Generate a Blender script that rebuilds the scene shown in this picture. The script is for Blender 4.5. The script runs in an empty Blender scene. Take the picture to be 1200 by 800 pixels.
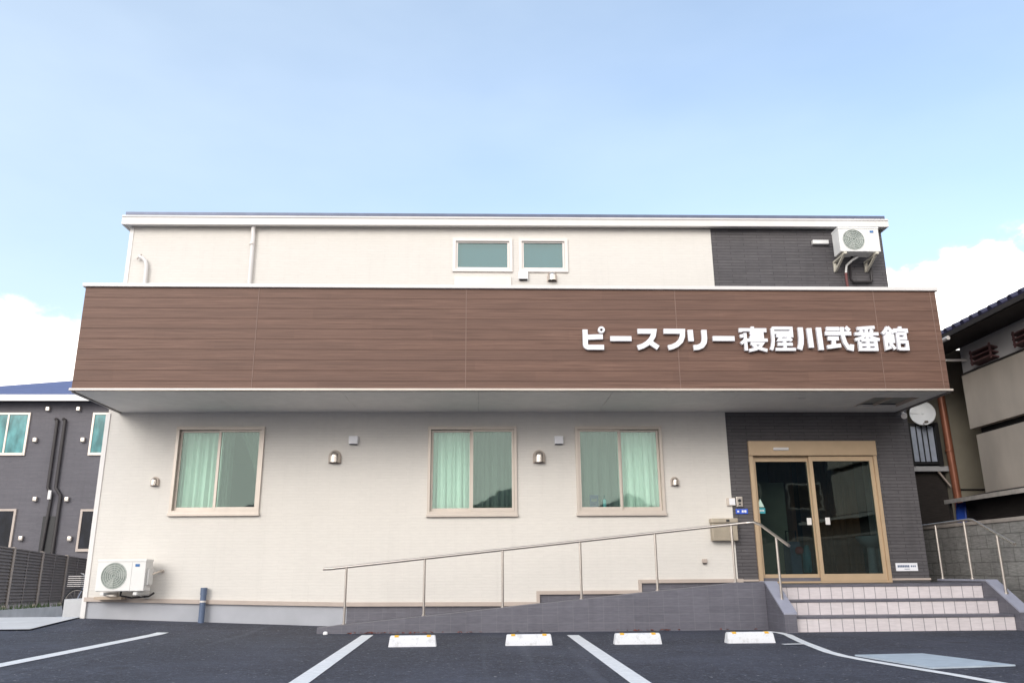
import bpy, bmesh, math, random
from mathutils import Vector, Matrix
random.seed(7)
S = bpy.context.scene
COL = S.collection
R = math.radians

# ------------------------------------------------------------------ camera
cam = bpy.data.cameras.new('camera'); cam_o = bpy.data.objects.new('camera', cam); COL.objects.link(cam_o)
cam.sensor_fit = 'HORIZONTAL'; cam.sensor_width = 36.0; cam.lens = 28.589
cam.clip_start = 0.05; cam.clip_end = 2000
_r = Vector((0.99932434, -0.03601941, -0.00731209)); _u = Vector((-0.00278904, -0.27268923, 0.96209813)); _f = Vector((0.03664813, 0.96142768, 0.27260544))
m = Matrix.Identity(4)
for i in range(3):
    m[i][0] = _r[i]; m[i][1] = _u[i]; m[i][2] = -_f[i]
m.translation = Vector((0, -12.3789, 0.7409))
cam_o.matrix_world = m
S.camera = cam_o

# ------------------------------------------------------------------ world, sun, exposure
SUN_EL, SUN_AZ = 22.0, 208.0          # azimuth measured from +Y towards +X: veiled sun behind the viewer, to the left
w = bpy.data.worlds.new('World'); S.world = w; w.use_nodes = True
nt = w.node_tree; nt.nodes.clear()
N = nt.nodes.new; L = nt.links.new
out = N('ShaderNodeOutputWorld'); bg = N('ShaderNodeBackground'); bg.inputs['Strength'].default_value = 0.1
sky = N('ShaderNodeTexSky'); sky.sky_type = 'NISHITA'; sky.sun_disc = False
sky.sun_elevation = R(SUN_EL); sky.sun_rotation = R(SUN_AZ); sky.air_density = 1.0; sky.dust_density = 0.6; sky.ozone_density = 1.0
tc = N('ShaderNodeTexCoord'); sep = N('ShaderNodeSeparateXYZ'); L(tc.outputs['Generated'], sep.inputs[0])
def wm(op, a, b=None, c=None, clamp=False):
    n = N('ShaderNodeMath'); n.operation = op; n.use_clamp = clamp
    for i, v in enumerate((a, b, c)):
        if v is None: continue
        if hasattr(v, 'links'): L(v, n.inputs[i])
        else: n.inputs[i].default_value = v
    return n.outputs[0]
X_, Y_, Z_ = sep.outputs
noi = N('ShaderNodeTexNoise'); noi.inputs['Scale'].default_value = 9.0; noi.inputs['Detail'].default_value = 9; noi.inputs['Roughness'].default_value = 0.56
mp = N('ShaderNodeMapping'); mp.inputs['Scale'].default_value = (1, 1, 1.5); mp.inputs['Location'].default_value = (3.1, 0.4, 0.2)
L(tc.outputs['Generated'], mp.inputs[0]); L(mp.outputs[0], noi.inputs['Vector'])
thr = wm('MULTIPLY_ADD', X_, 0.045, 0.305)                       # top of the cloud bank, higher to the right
thr = wm('ADD', thr, wm('MULTIPLY', wm('MAXIMUM', wm('MULTIPLY', Y_, -1.0), 0.0), 0.55))   # unseen cloud cover added behind the viewer to light the facade
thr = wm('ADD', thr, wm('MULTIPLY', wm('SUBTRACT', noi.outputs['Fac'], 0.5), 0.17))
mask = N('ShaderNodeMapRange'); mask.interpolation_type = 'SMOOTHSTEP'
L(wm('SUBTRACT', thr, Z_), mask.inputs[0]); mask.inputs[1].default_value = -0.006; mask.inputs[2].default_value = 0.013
# thin high veil
no2 = N('ShaderNodeTexNoise'); no2.inputs['Scale'].default_value = 2.2; no2.inputs['Detail'].default_value = 5
mp2 = N('ShaderNodeMapping'); mp2.inputs['Scale'].default_value = (1, 1, 2.5); L(tc.outputs['Generated'], mp2.inputs[0]); L(mp2.outputs[0], no2.inputs['Vector'])
veil = N('ShaderNodeMapRange'); L(no2.outputs['Fac'], veil.inputs[0]); veil.inputs[1].default_value = 0.32; veil.inputs[2].default_value = 0.72; veil.inputs[3].default_value = 0.20; veil.inputs[4].default_value = 0.42
vl = wm('ADD', veil.outputs[0], wm('MULTIPLY', wm('MAXIMUM', wm('MULTIPLY', X_, -1.0), 0.0), 0.45), clamp=True)
fac = wm('MAXIMUM', mask.outputs[0], vl)
ccol = N('ShaderNodeMix'); ccol.data_type = 'RGBA'
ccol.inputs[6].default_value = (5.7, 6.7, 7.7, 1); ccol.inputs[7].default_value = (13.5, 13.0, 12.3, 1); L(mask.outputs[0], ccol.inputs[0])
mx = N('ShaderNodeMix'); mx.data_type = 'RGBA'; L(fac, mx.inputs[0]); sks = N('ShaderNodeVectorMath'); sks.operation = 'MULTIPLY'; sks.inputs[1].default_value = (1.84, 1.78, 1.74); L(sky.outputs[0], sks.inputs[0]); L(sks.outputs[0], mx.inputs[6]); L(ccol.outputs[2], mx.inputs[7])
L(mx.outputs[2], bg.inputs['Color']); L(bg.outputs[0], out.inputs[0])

sl = bpy.data.lights.new('sun', 'SUN'); sl.energy = 1.0; sl.angle = R(26); sl.color = (1.0, 0.96, 0.91)
so = bpy.data.objects.new('sun', sl); COL.objects.link(so)
sv = Vector((math.sin(R(SUN_AZ)) * math.cos(R(SUN_EL)), math.cos(R(SUN_AZ)) * math.cos(R(SUN_EL)), math.sin(R(SUN_EL))))
so.rotation_euler = sv.to_track_quat('Z', 'Y').to_euler(); so.location = sv * 60
S.view_settings.view_transform = 'Standard'; S.view_settings.look = 'None'
S.view_settings.exposure = 0.71; S.view_settings.gamma = 1.0

# ------------------------------------------------------------------ materials
def newmat(name):
    mt = bpy.data.materials.new(name); mt.use_nodes = True
    t = mt.node_tree; t.nodes.clear()
    o = t.nodes.new('ShaderNodeOutputMaterial'); b = t.nodes.new('ShaderNodeBsdfPrincipled')
    t.links.new(b.outputs[0], o.inputs[0]); return mt, t, b, o
def c4(c): return (c[0], c[1], c[2], 1)
def noise(t, scale, detail=4, rough=0.55, stretch=None):
    g = t.nodes.new('ShaderNodeNewGeometry'); n = t.nodes.new('ShaderNodeTexNoise')
    n.inputs['Scale'].default_value = scale; n.inputs['Detail'].default_value = detail; n.inputs['Roughness'].default_value = rough
    if stretch:
        mpn = t.nodes.new('ShaderNodeMapping'); mpn.inputs['Scale'].default_value = stretch
        t.links.new(g.outputs['Position'], mpn.inputs[0]); t.links.new(mpn.outputs[0], n.inputs['Vector'])
    else: t.links.new(g.outputs['Position'], n.inputs['Vector'])
    return n.outputs['Fac']
def ramp(t, fac, lo, hi, a, b):
    r = t.nodes.new('ShaderNodeMapRange'); t.links.new(fac, r.inputs[0])
    r.inputs[1].default_value = lo; r.inputs[2].default_value = hi; r.inputs[3].default_value = a; r.inputs[4].default_value = b
    return r.outputs[0]
def mixc(t, fac, a, b, mode='MIX'):
    n = t.nodes.new('ShaderNodeMix'); n.data_type = 'RGBA'; n.blend_type = mode
    for v, i in ((fac, 0), (a, 6), (b, 7)):
        if hasattr(v, 'links'): t.links.new(v, n.inputs[i])
        elif isinstance(v, tuple): n.inputs[i].default_value = c4(v)
        else: n.inputs[i].default_value = v
    return n.outputs[2]
def bump(t, b, h, strength, dist=0.01):
    n = t.nodes.new('ShaderNodeBump'); n.inputs['Strength'].default_value = strength; n.inputs['Distance'].default_value = dist
    t.links.new(h, n.inputs['Height']); t.links.new(n.outputs[0], b.inputs['Normal'])
def plain(name, col, rough=0.5, metal=0.0, var=0.12, scale=6.0, bmp=0.0, bscale=80, stretch=None):
    mt, t, b, o = newmat(name)
    f = ramp(t, noise(t, scale, stretch=stretch), 0.3, 0.7, 0, 1)
    dk = tuple(c * (1 - var) for c in col); lt = tuple(min(1, c * (1 + var)) for c in col)
    t.links.new(mixc(t, f, dk, lt), b.inputs['Base Color'])
    b.inputs['Roughness'].default_value = rough; b.inputs['Metallic'].default_value = metal
    if bmp: bump(t, b, noise(t, bscale, 3), bmp)
    return mt
def wallvec(t, flip=False):
    g = t.nodes.new('ShaderNodeNewGeometry'); s = t.nodes.new('ShaderNodeSeparateXYZ'); t.links.new(g.outputs['Position'], s.inputs[0])
    a = t.nodes.new('ShaderNodeMath'); a.operation = 'ADD'; t.links.new(s.outputs[0], a.inputs[0]); t.links.new(s.outputs[1], a.inputs[1])
    z = t.nodes.new('ShaderNodeMath'); z.operation = 'ADD'; t.links.new(s.outputs[2], z.inputs[0]); z.inputs[1].default_value = 10.0
    c = t.nodes.new('ShaderNodeCombineXYZ'); t.links.new(a.outputs[0], c.inputs[0]); t.links.new(z.outputs[0], c.inputs[1]); return c.outputs[0], s
def brick(name, c1, c2, cm, bw, rh, mort, rough=0.7, strength=0.5, dirt=0.08, offset=0.5, vec=None, dist=0.006, grain=0.25):
    mt, t, b, o = newmat(name)
    v, s = wallvec(t)
    n = t.nodes.new('ShaderNodeTexBrick'); t.links.new(v, n.inputs['Vector']); n.offset = offset
    n.inputs['Scale'].default_value = 1; n.inputs['Brick Width'].default_value = bw; n.inputs['Row Height'].default_value = rh
    n.inputs['Mortar Size'].default_value = mort; n.inputs['Mortar Smooth'].default_value = 0.3
    n.inputs['Color1'].default_value = c4(c1); n.inputs['Color2'].default_value = c4(c2); n.inputs['Mortar'].default_value = c4(cm)
    big0 = ramp(t, noise(t, 0.9, 5, 0.6), 0.3, 0.7, 1 - dirt, 1 + dirt * 0.3); stk = ramp(t, noise(t, 1.0, 5, 0.65, (7, 7, 0.5)), 0.52, 0.75, 1.0, 1 - dirt * 0.9)
    bm_ = t.nodes.new('ShaderNodeMath'); bm_.operation = 'MULTIPLY'; t.links.new(big0, bm_.inputs[0]); t.links.new(stk, bm_.inputs[1]); big = bm_.outputs[0]
    fine = ramp(t, noise(t, 30, 3, 0.6, (0.25, 0.25, 1.6)), 0.3, 0.7, 1 - dirt * 1.1, 1 + dirt * 0.5)
    mu = t.nodes.new('ShaderNodeMath'); mu.operation = 'MULTIPLY'; t.links.new(big, mu.inputs[0]); t.links.new(fine, mu.inputs[1])
    cc = t.nodes.new('ShaderNodeVectorMath'); cc.operation = 'SCALE'; t.links.new(n.outputs['Color'], cc.inputs[0]); t.links.new(mu.outputs[0], cc.inputs[3])
    t.links.new(cc.outputs[0], b.inputs['Base Color']); b.inputs['Roughness'].default_value = rough
    inv = t.nodes.new('ShaderNodeMath'); inv.operation = 'MULTIPLY_ADD'; t.links.new(n.outputs['Fac'], inv.inputs[0]); inv.inputs[1].default_value = -1
    sc = ramp(t, noise(t, 45, 3, 0.6, (0.3, 0.3, 1.5)), 0, 1, 0, grain * 2); t.links.new(sc, inv.inputs[2])
    bump(t, b, inv.outputs[0], strength, dist); return mt

M = {}
M['cream'] = brick('cream_siding', (0.735, 0.70, 0.655), (0.748, 0.713, 0.668), (0.70, 0.666, 0.622), 0.455, 0.045, 0.003, 0.72, 0.3, 0.04)
M['dark'] = brick('dark_siding', (0.098, 0.091, 0.098), (0.117, 0.109, 0.116), (0.062, 0.057, 0.061), 0.455, 0.05, 0.005, 0.7, 0.7, 0.16)
M['slate'] = brick('slate_tile', (0.132, 0.128, 0.155), (0.15, 0.145, 0.174), (0.182, 0.178, 0.205), 0.2, 0.1, 0.003, 0.45, 0.3, 0.14, 0.0)
M['riser'] = brick('pale_tile', (0.70, 0.635, 0.645), (0.74, 0.675, 0.685), (0.34, 0.31, 0.33), 0.15, 20.0, 0.006, 0.35, 0.3, 0.09, 0.0)
M['block'] = brick('concrete_block', (0.27, 0.26, 0.25), (0.32, 0.31, 0.295), (0.18, 0.175, 0.165), 0.39, 0.19, 0.008, 0.9, 0.6, 0.3)
M['neigh'] = brick('neighbour_siding', (0.125, 0.118, 0.135), (0.142, 0.134, 0.152), (0.11, 0.105, 0.118), 0.455, 0.05, 0.004, 0.7, 0.4, 0.1)
M['conc'] = plain('concrete', (0.46, 0.46, 0.47), 0.85, var=0.12, scale=2.5, bmp=0.2)
M['found'] = plain('foundation_render', (0.43, 0.44, 0.48), 0.85, var=0.08, scale=2.0, bmp=0.2)
M['white'] = plain('white_metal', (0.74, 0.715, 0.70), 0.4, var=0.03)
M['trim'] = plain('beige_trim', (0.50, 0.42, 0.37), 0.45, var=0.05)
M['frame'] = plain('beige_aluminium', (0.60, 0.53, 0.47), 0.35, 0.25, var=0.04)
M['frame_white'] = plain('pale_aluminium', (0.74, 0.69, 0.66), 0.4, 0.1, var=0.03)
M['bronze'] = plain('gold_aluminium', (0.53, 0.39, 0.255), 0.4, 0.2, var=0.04)
M['soffit'] = plain('soffit_board', (0.74, 0.72, 0.69), 0.7, var=0.04)
M['steel'] = plain('brushed_steel', (0.62, 0.56, 0.51), 0.28, 0.85, var=0.05, scale=20)
M['hood'] = plain('stainless_hood', (0.66, 0.60, 0.55), 0.25, 0.9, var=0.05)
M['black'] = plain('black_plastic', (0.02, 0.02, 0.022), 0.5)
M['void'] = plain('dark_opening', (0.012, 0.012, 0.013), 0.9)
M['roofblue'] = plain('blue_roof', (0.095, 0.12, 0.265), 0.55, var=0.12, scale=3)
M['roofdark'] = plain('dark_roof_metal', (0.10, 0.12, 0.19), 0.4, 0.2)
M['acwhite'] = plain('ac_white', (0.78, 0.77, 0.75), 0.4, var=0.03)
M['acgrille'] = plain('ac_grille', (0.30, 0.34, 0.31), 0.5, var=0.1)
M['acfan'] = plain('ac_fan', (0.12, 0.13, 0.13), 0.5)
M['logo'] = plain('blue_badge', (0.03, 0.16, 0.42), 0.4)
M['pvc'] = plain('blue_grey_pvc', (0.11, 0.15, 0.24), 0.4, var=0.1)
M['darkpipe'] = plain('brown_pipe', (0.03, 0.025, 0.027), 0.45)
M['letter'] = plain('sign_white', (0.86, 0.86, 0.90), 0.35, var=0.02)
M['paint'] = None
M['yellow'] = plain('yellow_reflector', (0.75, 0.42, 0.04), 0.35)
M['plate'] = plain('pale_plate', (0.46, 0.53, 0.60), 0.6, var=0.1, scale=7)
M['fence'] = plain('fence_bronze', (0.19, 0.17, 0.165), 0.45, 0.3)
M['fencepost'] = plain('fence_post', (0.30, 0.255, 0.225), 0.45, 0.3)
M['housewall'] = plain('grey_render', (0.50, 0.44, 0.38), 0.9, var=0.16, scale=1.3, bmp=0.3, stretch=(1, 1, 0.45))
M['housewall2'] = plain('olive_render', (0.33, 0.295, 0.23), 0.9, var=0.14, scale=1.2, bmp=0.3)
M['housepale'] = plain('pale_render', (0.55, 0.53, 0.53), 0.9, var=0.1, scale=1.4, bmp=0.3)
M['tile'] = plain('glazed_roof_tile', (0.03, 0.028, 0.065), 0.5, var=0.3, scale=8)
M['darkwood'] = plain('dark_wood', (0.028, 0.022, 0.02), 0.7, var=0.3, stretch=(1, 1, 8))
M['copper'] = plain('copper_pipe', (0.35, 0.13, 0.075), 0.4, 0.2, var=0.1)
M['brownwood'] = plain('brown_cabinet', (0.34, 0.15, 0.075), 0.45, var=0.25, scale=5, stretch=(6, 6, 0.5))
M['room'] = plain('room_wall', (0.50, 0.46, 0.40), 0.9, var=0.05)
M['roomolive'] = plain('room_partition', (0.62, 0.56, 0.38), 0.8, var=0.08)
M['floorwood'] = plain('room_floor', (0.20, 0.13, 0.08), 0.4, var=0.2, stretch=(1, 8, 1))
M['ceramic'] = plain('ceramic', (0.78, 0.80, 0.80), 0.2, var=0.02)
M['curtain'] = plain('white_curtain', (0.84, 0.88, 0.85), 0.9, var=0.04, scale=3, stretch=(9, 1, 0.2))
M['blind'] = plain('pale_blind', (0.62, 0.68, 0.70), 0.9, var=0.03)
M['blue'] = plain('blue_plastic', (0.035, 0.11, 0.62), 0.4)
M['teal'] = plain('teal_plastic', (0.05, 0.36, 0.42), 0.4)
M['red'] = plain('red_cloth', (0.55, 0.05, 0.05), 0.7)
M['bluegrey'] = plain('blue_grey_cloth', (0.16, 0.24, 0.36), 0.8)
M['sticker'] = plain('pale_green_sticker', (0.55, 0.74, 0.66), 0.5)
M['rubber'] = plain('rubber', (0.025, 0.025, 0.027), 0.7)
M['bikepaint'] = plain('bike_silver', (0.30, 0.33, 0.42), 0.3, 0.6)
M['leaf'] = plain('dry_leaf', (0.18, 0.045, 0.03), 0.8, var=0.4, scale=30)
M['weed'] = plain('weed_green', (0.06, 0.10, 0.03), 0.7, var=0.4, scale=30)
M['red_pipe'] = plain('maroon_hose', (0.16, 0.05, 0.05), 0.6)
M['copingblock'] = plain('coping', (0.34, 0.30, 0.27), 0.85, var=0.15)
M['opp'] = plain('house_render_tan', (0.34, 0.30, 0.25), 0.85)
M['opp2'] = plain('house_render_blue', (0.07, 0.08, 0.10), 0.8)

def wood_mat():
    mt, t, b, o = newmat('wood_cladding')
    v, s = wallvec(t)
    # planks 0.148 m high, tone of each plank from a cell noise, long grain from a stretched noise
    pl = t.nodes.new('ShaderNodeMath'); pl.operation = 'DIVIDE'; t.links.new(s.outputs[2], pl.inputs[0]); pl.inputs[1].default_value = 0.1475
    fr = t.nodes.new('ShaderNodeMath'); fr.operation = 'FRACT'; t.links.new(pl.outputs[0], fr.inputs[0])
    fl = t.nodes.new('ShaderNodeMath'); fl.operation = 'FLOOR'; t.links.new(pl.outputs[0], fl.inputs[0])
    xs = t.nodes.new('ShaderNodeMath'); xs.operation = 'DIVIDE'; t.links.new(s.outputs[0], xs.inputs[0]); xs.inputs[1].default_value = 1.9
    off = t.nodes.new('ShaderNodeMath'); off.operation = 'MULTIPLY_ADD'; t.links.new(fl.outputs[0], off.inputs[0]); off.inputs[1].default_value = 0.437; t.links.new(xs.outputs[0], off.inputs[2])
    xf = t.nodes.new('ShaderNodeMath'); xf.operation = 'FLOOR'; t.links.new(off.outputs[0], xf.inputs[0])
    cb = t.nodes.new('ShaderNodeCombineXYZ'); t.links.new(xf.outputs[0], cb.inputs[0]); t.links.new(fl.outputs[0], cb.inputs[1])
    wn = t.nodes.new('ShaderNodeTexWhiteNoise'); wn.noise_dimensions = '2D'; t.links.new(cb.outputs[0], wn.inputs['Vector'])
    g1 = noise(t, 1.0, 8, 0.65, (1.3, 1.3, 62)); g2 = noise(t, 1.0, 4, 0.5, (0.35, 0.35, 11))
    base = mixc(t, ramp(t, g1, 0.34, 0.66, 0, 1), (0.104, 0.050, 0.033), (0.216, 0.117, 0.084))
    base = mixc(t, ramp(t, g2, 0.35, 0.65, 0, 0.55), base, (0.120, 0.062, 0.044))
    tone = ramp(t, wn.outputs['Value'], 0, 1, 0.93, 1.06)
    gr = t.nodes.new('ShaderNodeMapRange'); t.links.new(fr.outputs[0], gr.inputs[0]); gr.inputs[1].default_value = 0.0; gr.inputs[2].default_value = 0.10; gr.inputs[3].default_value = 0.62; gr.inputs[4].default_value = 1.0
    mu = t.nodes.new('ShaderNodeMath'); mu.operation = 'MULTIPLY'; t.links.new(tone, mu.inputs[0]); t.links.new(gr.outputs[0], mu.inputs[1])
    sc = t.nodes.new('ShaderNodeVectorMath'); sc.operation = 'SCALE'; t.links.new(base, sc.inputs[0]); t.links.new(mu.outputs[0], sc.inputs[3])
    t.links.new(sc.outputs[0], b.inputs['Base Color']); b.inputs['Roughness'].default_value = 0.6
    bump(t, b, gr.outputs[0], 0.6, 0.01); return mt
M['wood'] = wood_mat()

def asphalt_mat():
    mt, t, b, o = newmat('asphalt')
    g = noise(t, 60, 2, 0.7); g2 = noise(t, 0.55, 6, 0.65); g3 = noise(t, 16, 3, 0.75); g4 = noise(t, 3.5, 5, 0.7)
    base = mixc(t, ramp(t, g, 0.36, 0.66, 0, 1), (0.013, 0.014, 0.022), (0.078, 0.083, 0.118))
    base = mixc(t, ramp(t, g3, 0.56, 0.70, 0, 0.75), base, (0.15, 0.155, 0.19))
    base = mixc(t, ramp(t, g3, 0.44, 0.32, 0, 0.7), base, (0.014, 0.014, 0.018))
    base = mixc(t, ramp(t, g4, 0.42, 0.62, 0, 0.45), base, (0.027, 0.028, 0.039))
    base = mixc(t, ramp(t, g2, 0.45, 0.62, 0, 0.45), base, (0.080, 0.086, 0.122))
    oil = ramp(t, noise(t, 1.1, 3, 0.5), 0.68, 0.74, 0, 0.6); base = mixc(t, oil, base, (0.018, 0.018, 0.022))
    tyre = ramp(t, noise(t, 1.0, 3, 0.6, (3.2, 0.10, 1)), 0.60, 0.70, 0, 0.35); base = mixc(t, tyre, base, (0.11, 0.115, 0.145))
    grit = ramp(t, noise(t, 24, 2, 0.5), 0.70, 0.74, 0, 0.85); base = mixc(t, grit, base, (0.34, 0.33, 0.33))
    t.links.new(base, b.inputs['Base Color']); b.inputs['Roughness'].default_value = 0.82
    bump(t, b, g, 0.7, 0.012); return mt
M['asphalt'] = asphalt_mat()
def paint_mat():
    mt, t, b, o = newmat('road_paint')
    w1 = ramp(t, noise(t, 42, 4, 0.75), 0.60, 0.70, 0, 1); w2 = ramp(t, noise(t, 5, 5, 0.7), 0.40, 0.68, 0, 1)
    mu = t.nodes.new('ShaderNodeMath'); mu.operation = 'MULTIPLY'; t.links.new(w1, mu.inputs[0]); t.links.new(w2, mu.inputs[1])
    base = mixc(t, ramp(t, noise(t, 12, 5, 0.7), 0.35, 0.7, 0, 1), (0.88, 0.88, 0.89), (0.72, 0.72, 0.73))
    t.links.new(mixc(t, mu.outputs[0], base, (0.10, 0.10, 0.12)), b.inputs['Base Color']); b.inputs['Roughness'].default_value = 0.75
    bump(t, b, noise(t, 60, 2, 0.7), 0.5, 0.008); return mt
M['paint'] = paint_mat()
def stop_mat():
    mt, t, b, o = newmat('wheel_stop_concrete')
    d = ramp(t, noise(t, 14, 6, 0.75), 0.52, 0.72, 0, 0.75); e = ramp(t, noise(t, 90, 3, 0.7), 0.62, 0.72, 0, 0.8)
    base = mixc(t, d, (0.74, 0.74, 0.76), (0.46, 0.45, 0.44)); base = mixc(t, e, base, (0.34, 0.33, 0.33))
    t.links.new(base, b.inputs['Base Color']); b.inputs['Roughness'].default_value = 0.8; bump(t, b, noise(t, 80, 3, 0.7), 0.5, 0.006); return mt
M['stop'] = stop_mat()

def glass_mat(name, tint, rough=0.02, boost=1.6, waves=True):
    mt, t, b, o = newmat(name); t.nodes.remove(b)
    tr = t.nodes.new('ShaderNodeBsdfTransparent'); tr.inputs[0].default_value = c4(tint)
    gl = t.nodes.new('ShaderNodeBsdfGlossy'); gl.inputs['Roughness'].default_value = rough; gl.inputs['Color'].default_value = (0.86, 1.0, 0.96, 1)
    fr = t.nodes.new('ShaderNodeFresnel'); fr.inputs[0].default_value = 1.52
    mu = t.nodes.new('ShaderNodeMath'); mu.operation = 'MULTIPLY'; mu.use_clamp = True; t.links.new(fr.outputs[0], mu.inputs[0]); mu.inputs[1].default_value = boost
    ms = t.nodes.new('ShaderNodeMixShader'); t.links.new(mu.outputs[0], ms.inputs[0]); t.links.new(tr.outputs[0], ms.inputs[1]); t.links.new(gl.outputs[0], ms.inputs[2])
    if waves:
        bp = t.nodes.new('ShaderNodeBump'); bp.inputs['Strength'].default_value = 0.035; bp.inputs['Distance'].default_value = 0.02
        t.links.new(noise(t, 2.5, 2), bp.inputs['Height']); t.links.new(bp.outputs[0], gl.inputs['Normal'])
    t.links.new(ms.outputs[0], o.inputs[0]); return mt
M['glass'] = glass_mat('green_tinted_glass', (0.89, 0.972, 0.93), boost=1.5)
M['doorglass'] = glass_mat('door_glass', (0.50, 0.56, 0.57), boost=1.6)
M['tealglass'] = glass_mat('teal_glass', (0.38, 0.60, 0.66), boost=3.0, rough=0.05)
def screen_mat():
    mt, t, b, o = newmat('insect_screen')
    b.inputs['Base Color'].default_value = (0.008, 0.012, 0.011, 1); b.inputs['Roughness'].default_value = 0.8
    tr = t.nodes.new('ShaderNodeBsdfTransparent'); ms = t.nodes.new('ShaderNodeMixShader'); ms.inputs[0].default_value = 0.38
    t.links.new(tr.outputs[0], ms.inputs[1]); t.links.new(b.outputs[0], ms.inputs[2]); t.links.new(ms.outputs[0], o.inputs[0]); return mt
M['screen'] = screen_mat()

# ------------------------------------------------------------------ mesh helpers
WL = {}
def tag(o, label=None, cat=None, group=None, kind=None):
    if label: o['label'] = label
    if cat: o['category'] = cat
    if group: o['group'] = group
    if kind: o['kind'] = kind
    return o
def empty(name, loc, label=None, cat=None, group=None):
    o = bpy.data.objects.new(name, None); COL.objects.link(o); o.location = loc; o.empty_display_size = 0.2
    WL[o.name] = Vector(loc); return tag(o, label, cat, group)
class MB:
    def __init__(s): s.bm = bmesh.new()
    def box(s, x0, x1, y0, y1, z0, z1, bev=0.0, seg=2, mat=None):
        r = bmesh.ops.create_cube(s.bm, size=1)
        for v in r['verts']:
            v.co = Vector(((x0 + x1) / 2 + v.co.x * (x1 - x0), (y0 + y1) / 2 + v.co.y * (y1 - y0), (z0 + z1) / 2 + v.co.z * (z1 - z0)))
            if mat: v.co = mat @ v.co
        if bev:
            es = list({e for v in r['verts'] for e in v.link_edges})
            bmesh.ops.bevel(s.bm, geom=es, offset=bev, segments=seg, affect='EDGES', profile=0.6)
        return s
    def poly(s, pts):
        s.bm.faces.new([s.bm.verts.new(p) for p in pts]); return s
    def prism(s, pts, d):
        """planar polygon pts extruded by vector d"""
        d = Vector(d); a = [s.bm.verts.new(p) for p in pts]; b = [s.bm.verts.new(Vector(p) + d) for p in pts]
        n = len(pts); s.bm.faces.new(a); s.bm.faces.new(b[::-1])
        for i in range(n): s.bm.faces.new((a[i], b[i], b[(i + 1) % n], a[(i + 1) % n]))
        return s
    def tube(s, pts, r, seg=10, cap=True):
        pts = [Vector(p) for p in pts]; rings = []; prev = None
        for i, p in enumerate(pts):
            if i == 0: d = pts[1] - p
            elif i == len(pts) - 1: d = p - pts[-2]
            else: d = (p - pts[i - 1]).normalized() + (pts[i + 1] - p).normalized()
            d.normalize()
            up = Vector((0, 0, 1)) if abs(d.z) < 0.9 else Vector((0, 1, 0))
            if prev is not None:
                a = prev - d * prev.dot(d); a.normalize()
            else: a = d.cross(up).normalized()
            prev = a; b2 = d.cross(a)
            rr = r if not isinstance(r, (list, tuple)) else r[i]
            rings.append([s.bm.verts.new(p + (a * math.cos(2 * math.pi * k / seg) + b2 * math.sin(2 * math.pi * k / seg)) * rr) for k in range(seg)])
        for i in range(len(rings) - 1):
            for k in range(seg):
                s.bm.faces.new((rings[i][k], rings[i][(k + 1) % seg], rings[i + 1][(k + 1) % seg], rings[i + 1][k]))
        if cap: s.bm.faces.new(rings[0][::-1]); s.bm.faces.new(rings[-1])
        return s
    def ring(s, c, axis, r0, r1, d, seg=40):
        """flat annulus of depth d along axis ('Y' or 'X' or 'Z')"""
        c = Vector(c); V = []
        ax = {'Y': (Vector((1, 0, 0)), Vector((0, 0, 1)), Vector((0, 1, 0))), 'X': (Vector((0, 1, 0)), Vector((0, 0, 1)), Vector((1, 0, 0))), 'Z': (Vector((1, 0, 0)), Vector((0, 1, 0)), Vector((0, 0, 1)))}[axis]
        for k in range(seg):
            a = 2 * math.pi * k / seg; e = ax[0] * math.cos(a) + ax[1] * math.sin(a)
            V.append([s.bm.verts.new(c + e * rr + ax[2] * dd) for rr, dd in ((r0, 0), (r1, 0), (r1, d), (r0, d))])
        for k in range(seg):
            A, B = V[k], V[(k + 1) % seg]
            for i in range(4): s.bm.faces.new((A[i], A[(i + 1) % 4], B[(i + 1) % 4], B[i]))
        return s
    def grid(s, fn, nu, nv):
        g = [[s.bm.verts.new(fn(i / nu, j / nv)) for j in range(nv + 1)] for i in range(nu + 1)]
        for i in range(nu):
            for j in range(nv): s.bm.faces.new((g[i][j], g[i + 1][j], g[i + 1][j + 1], g[i][j + 1]))
        return s
    def build(s, name, mat, parent=None, smooth=False, loc=None):
        bm = s.bm; bmesh.ops.recalc_face_normals(bm, faces=bm.faces)
        off = WL[parent.name] if parent is not None else (Vector(loc) if loc is not None else None)
        if off is not None:
            for v in bm.verts: v.co -= off
        me = bpy.data.meshes.new(name); bm.to_mesh(me); bm.free()
        if smooth:
            for p in me.polygons: p.use_smooth = True
            try: me.set_sharp_from_angle(angle=R(40))
            except Exception: pass
        me.materials.append(mat)
        o = bpy.data.objects.new(name, me); COL.objects.link(o)
        if parent is not None: o.parent = parent; WL[o.name] = WL[parent.name].copy()
        elif loc is not None: o.location = loc; WL[o.name] = Vector(loc)
        else: WL[o.name] = Vector((0, 0, 0))
        return o
def kids(o): return [c for c in bpy.data.objects if c.parent == o]
def copy_tree(o, parent=None):
    c = o.copy(); COL.objects.link(c)
    if parent is not None: c.parent = parent
    WL[c.name] = WL.get(o.name, Vector((0, 0, 0))).copy()
    for k in kids(o): copy_tree(k, c)
    return c

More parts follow.
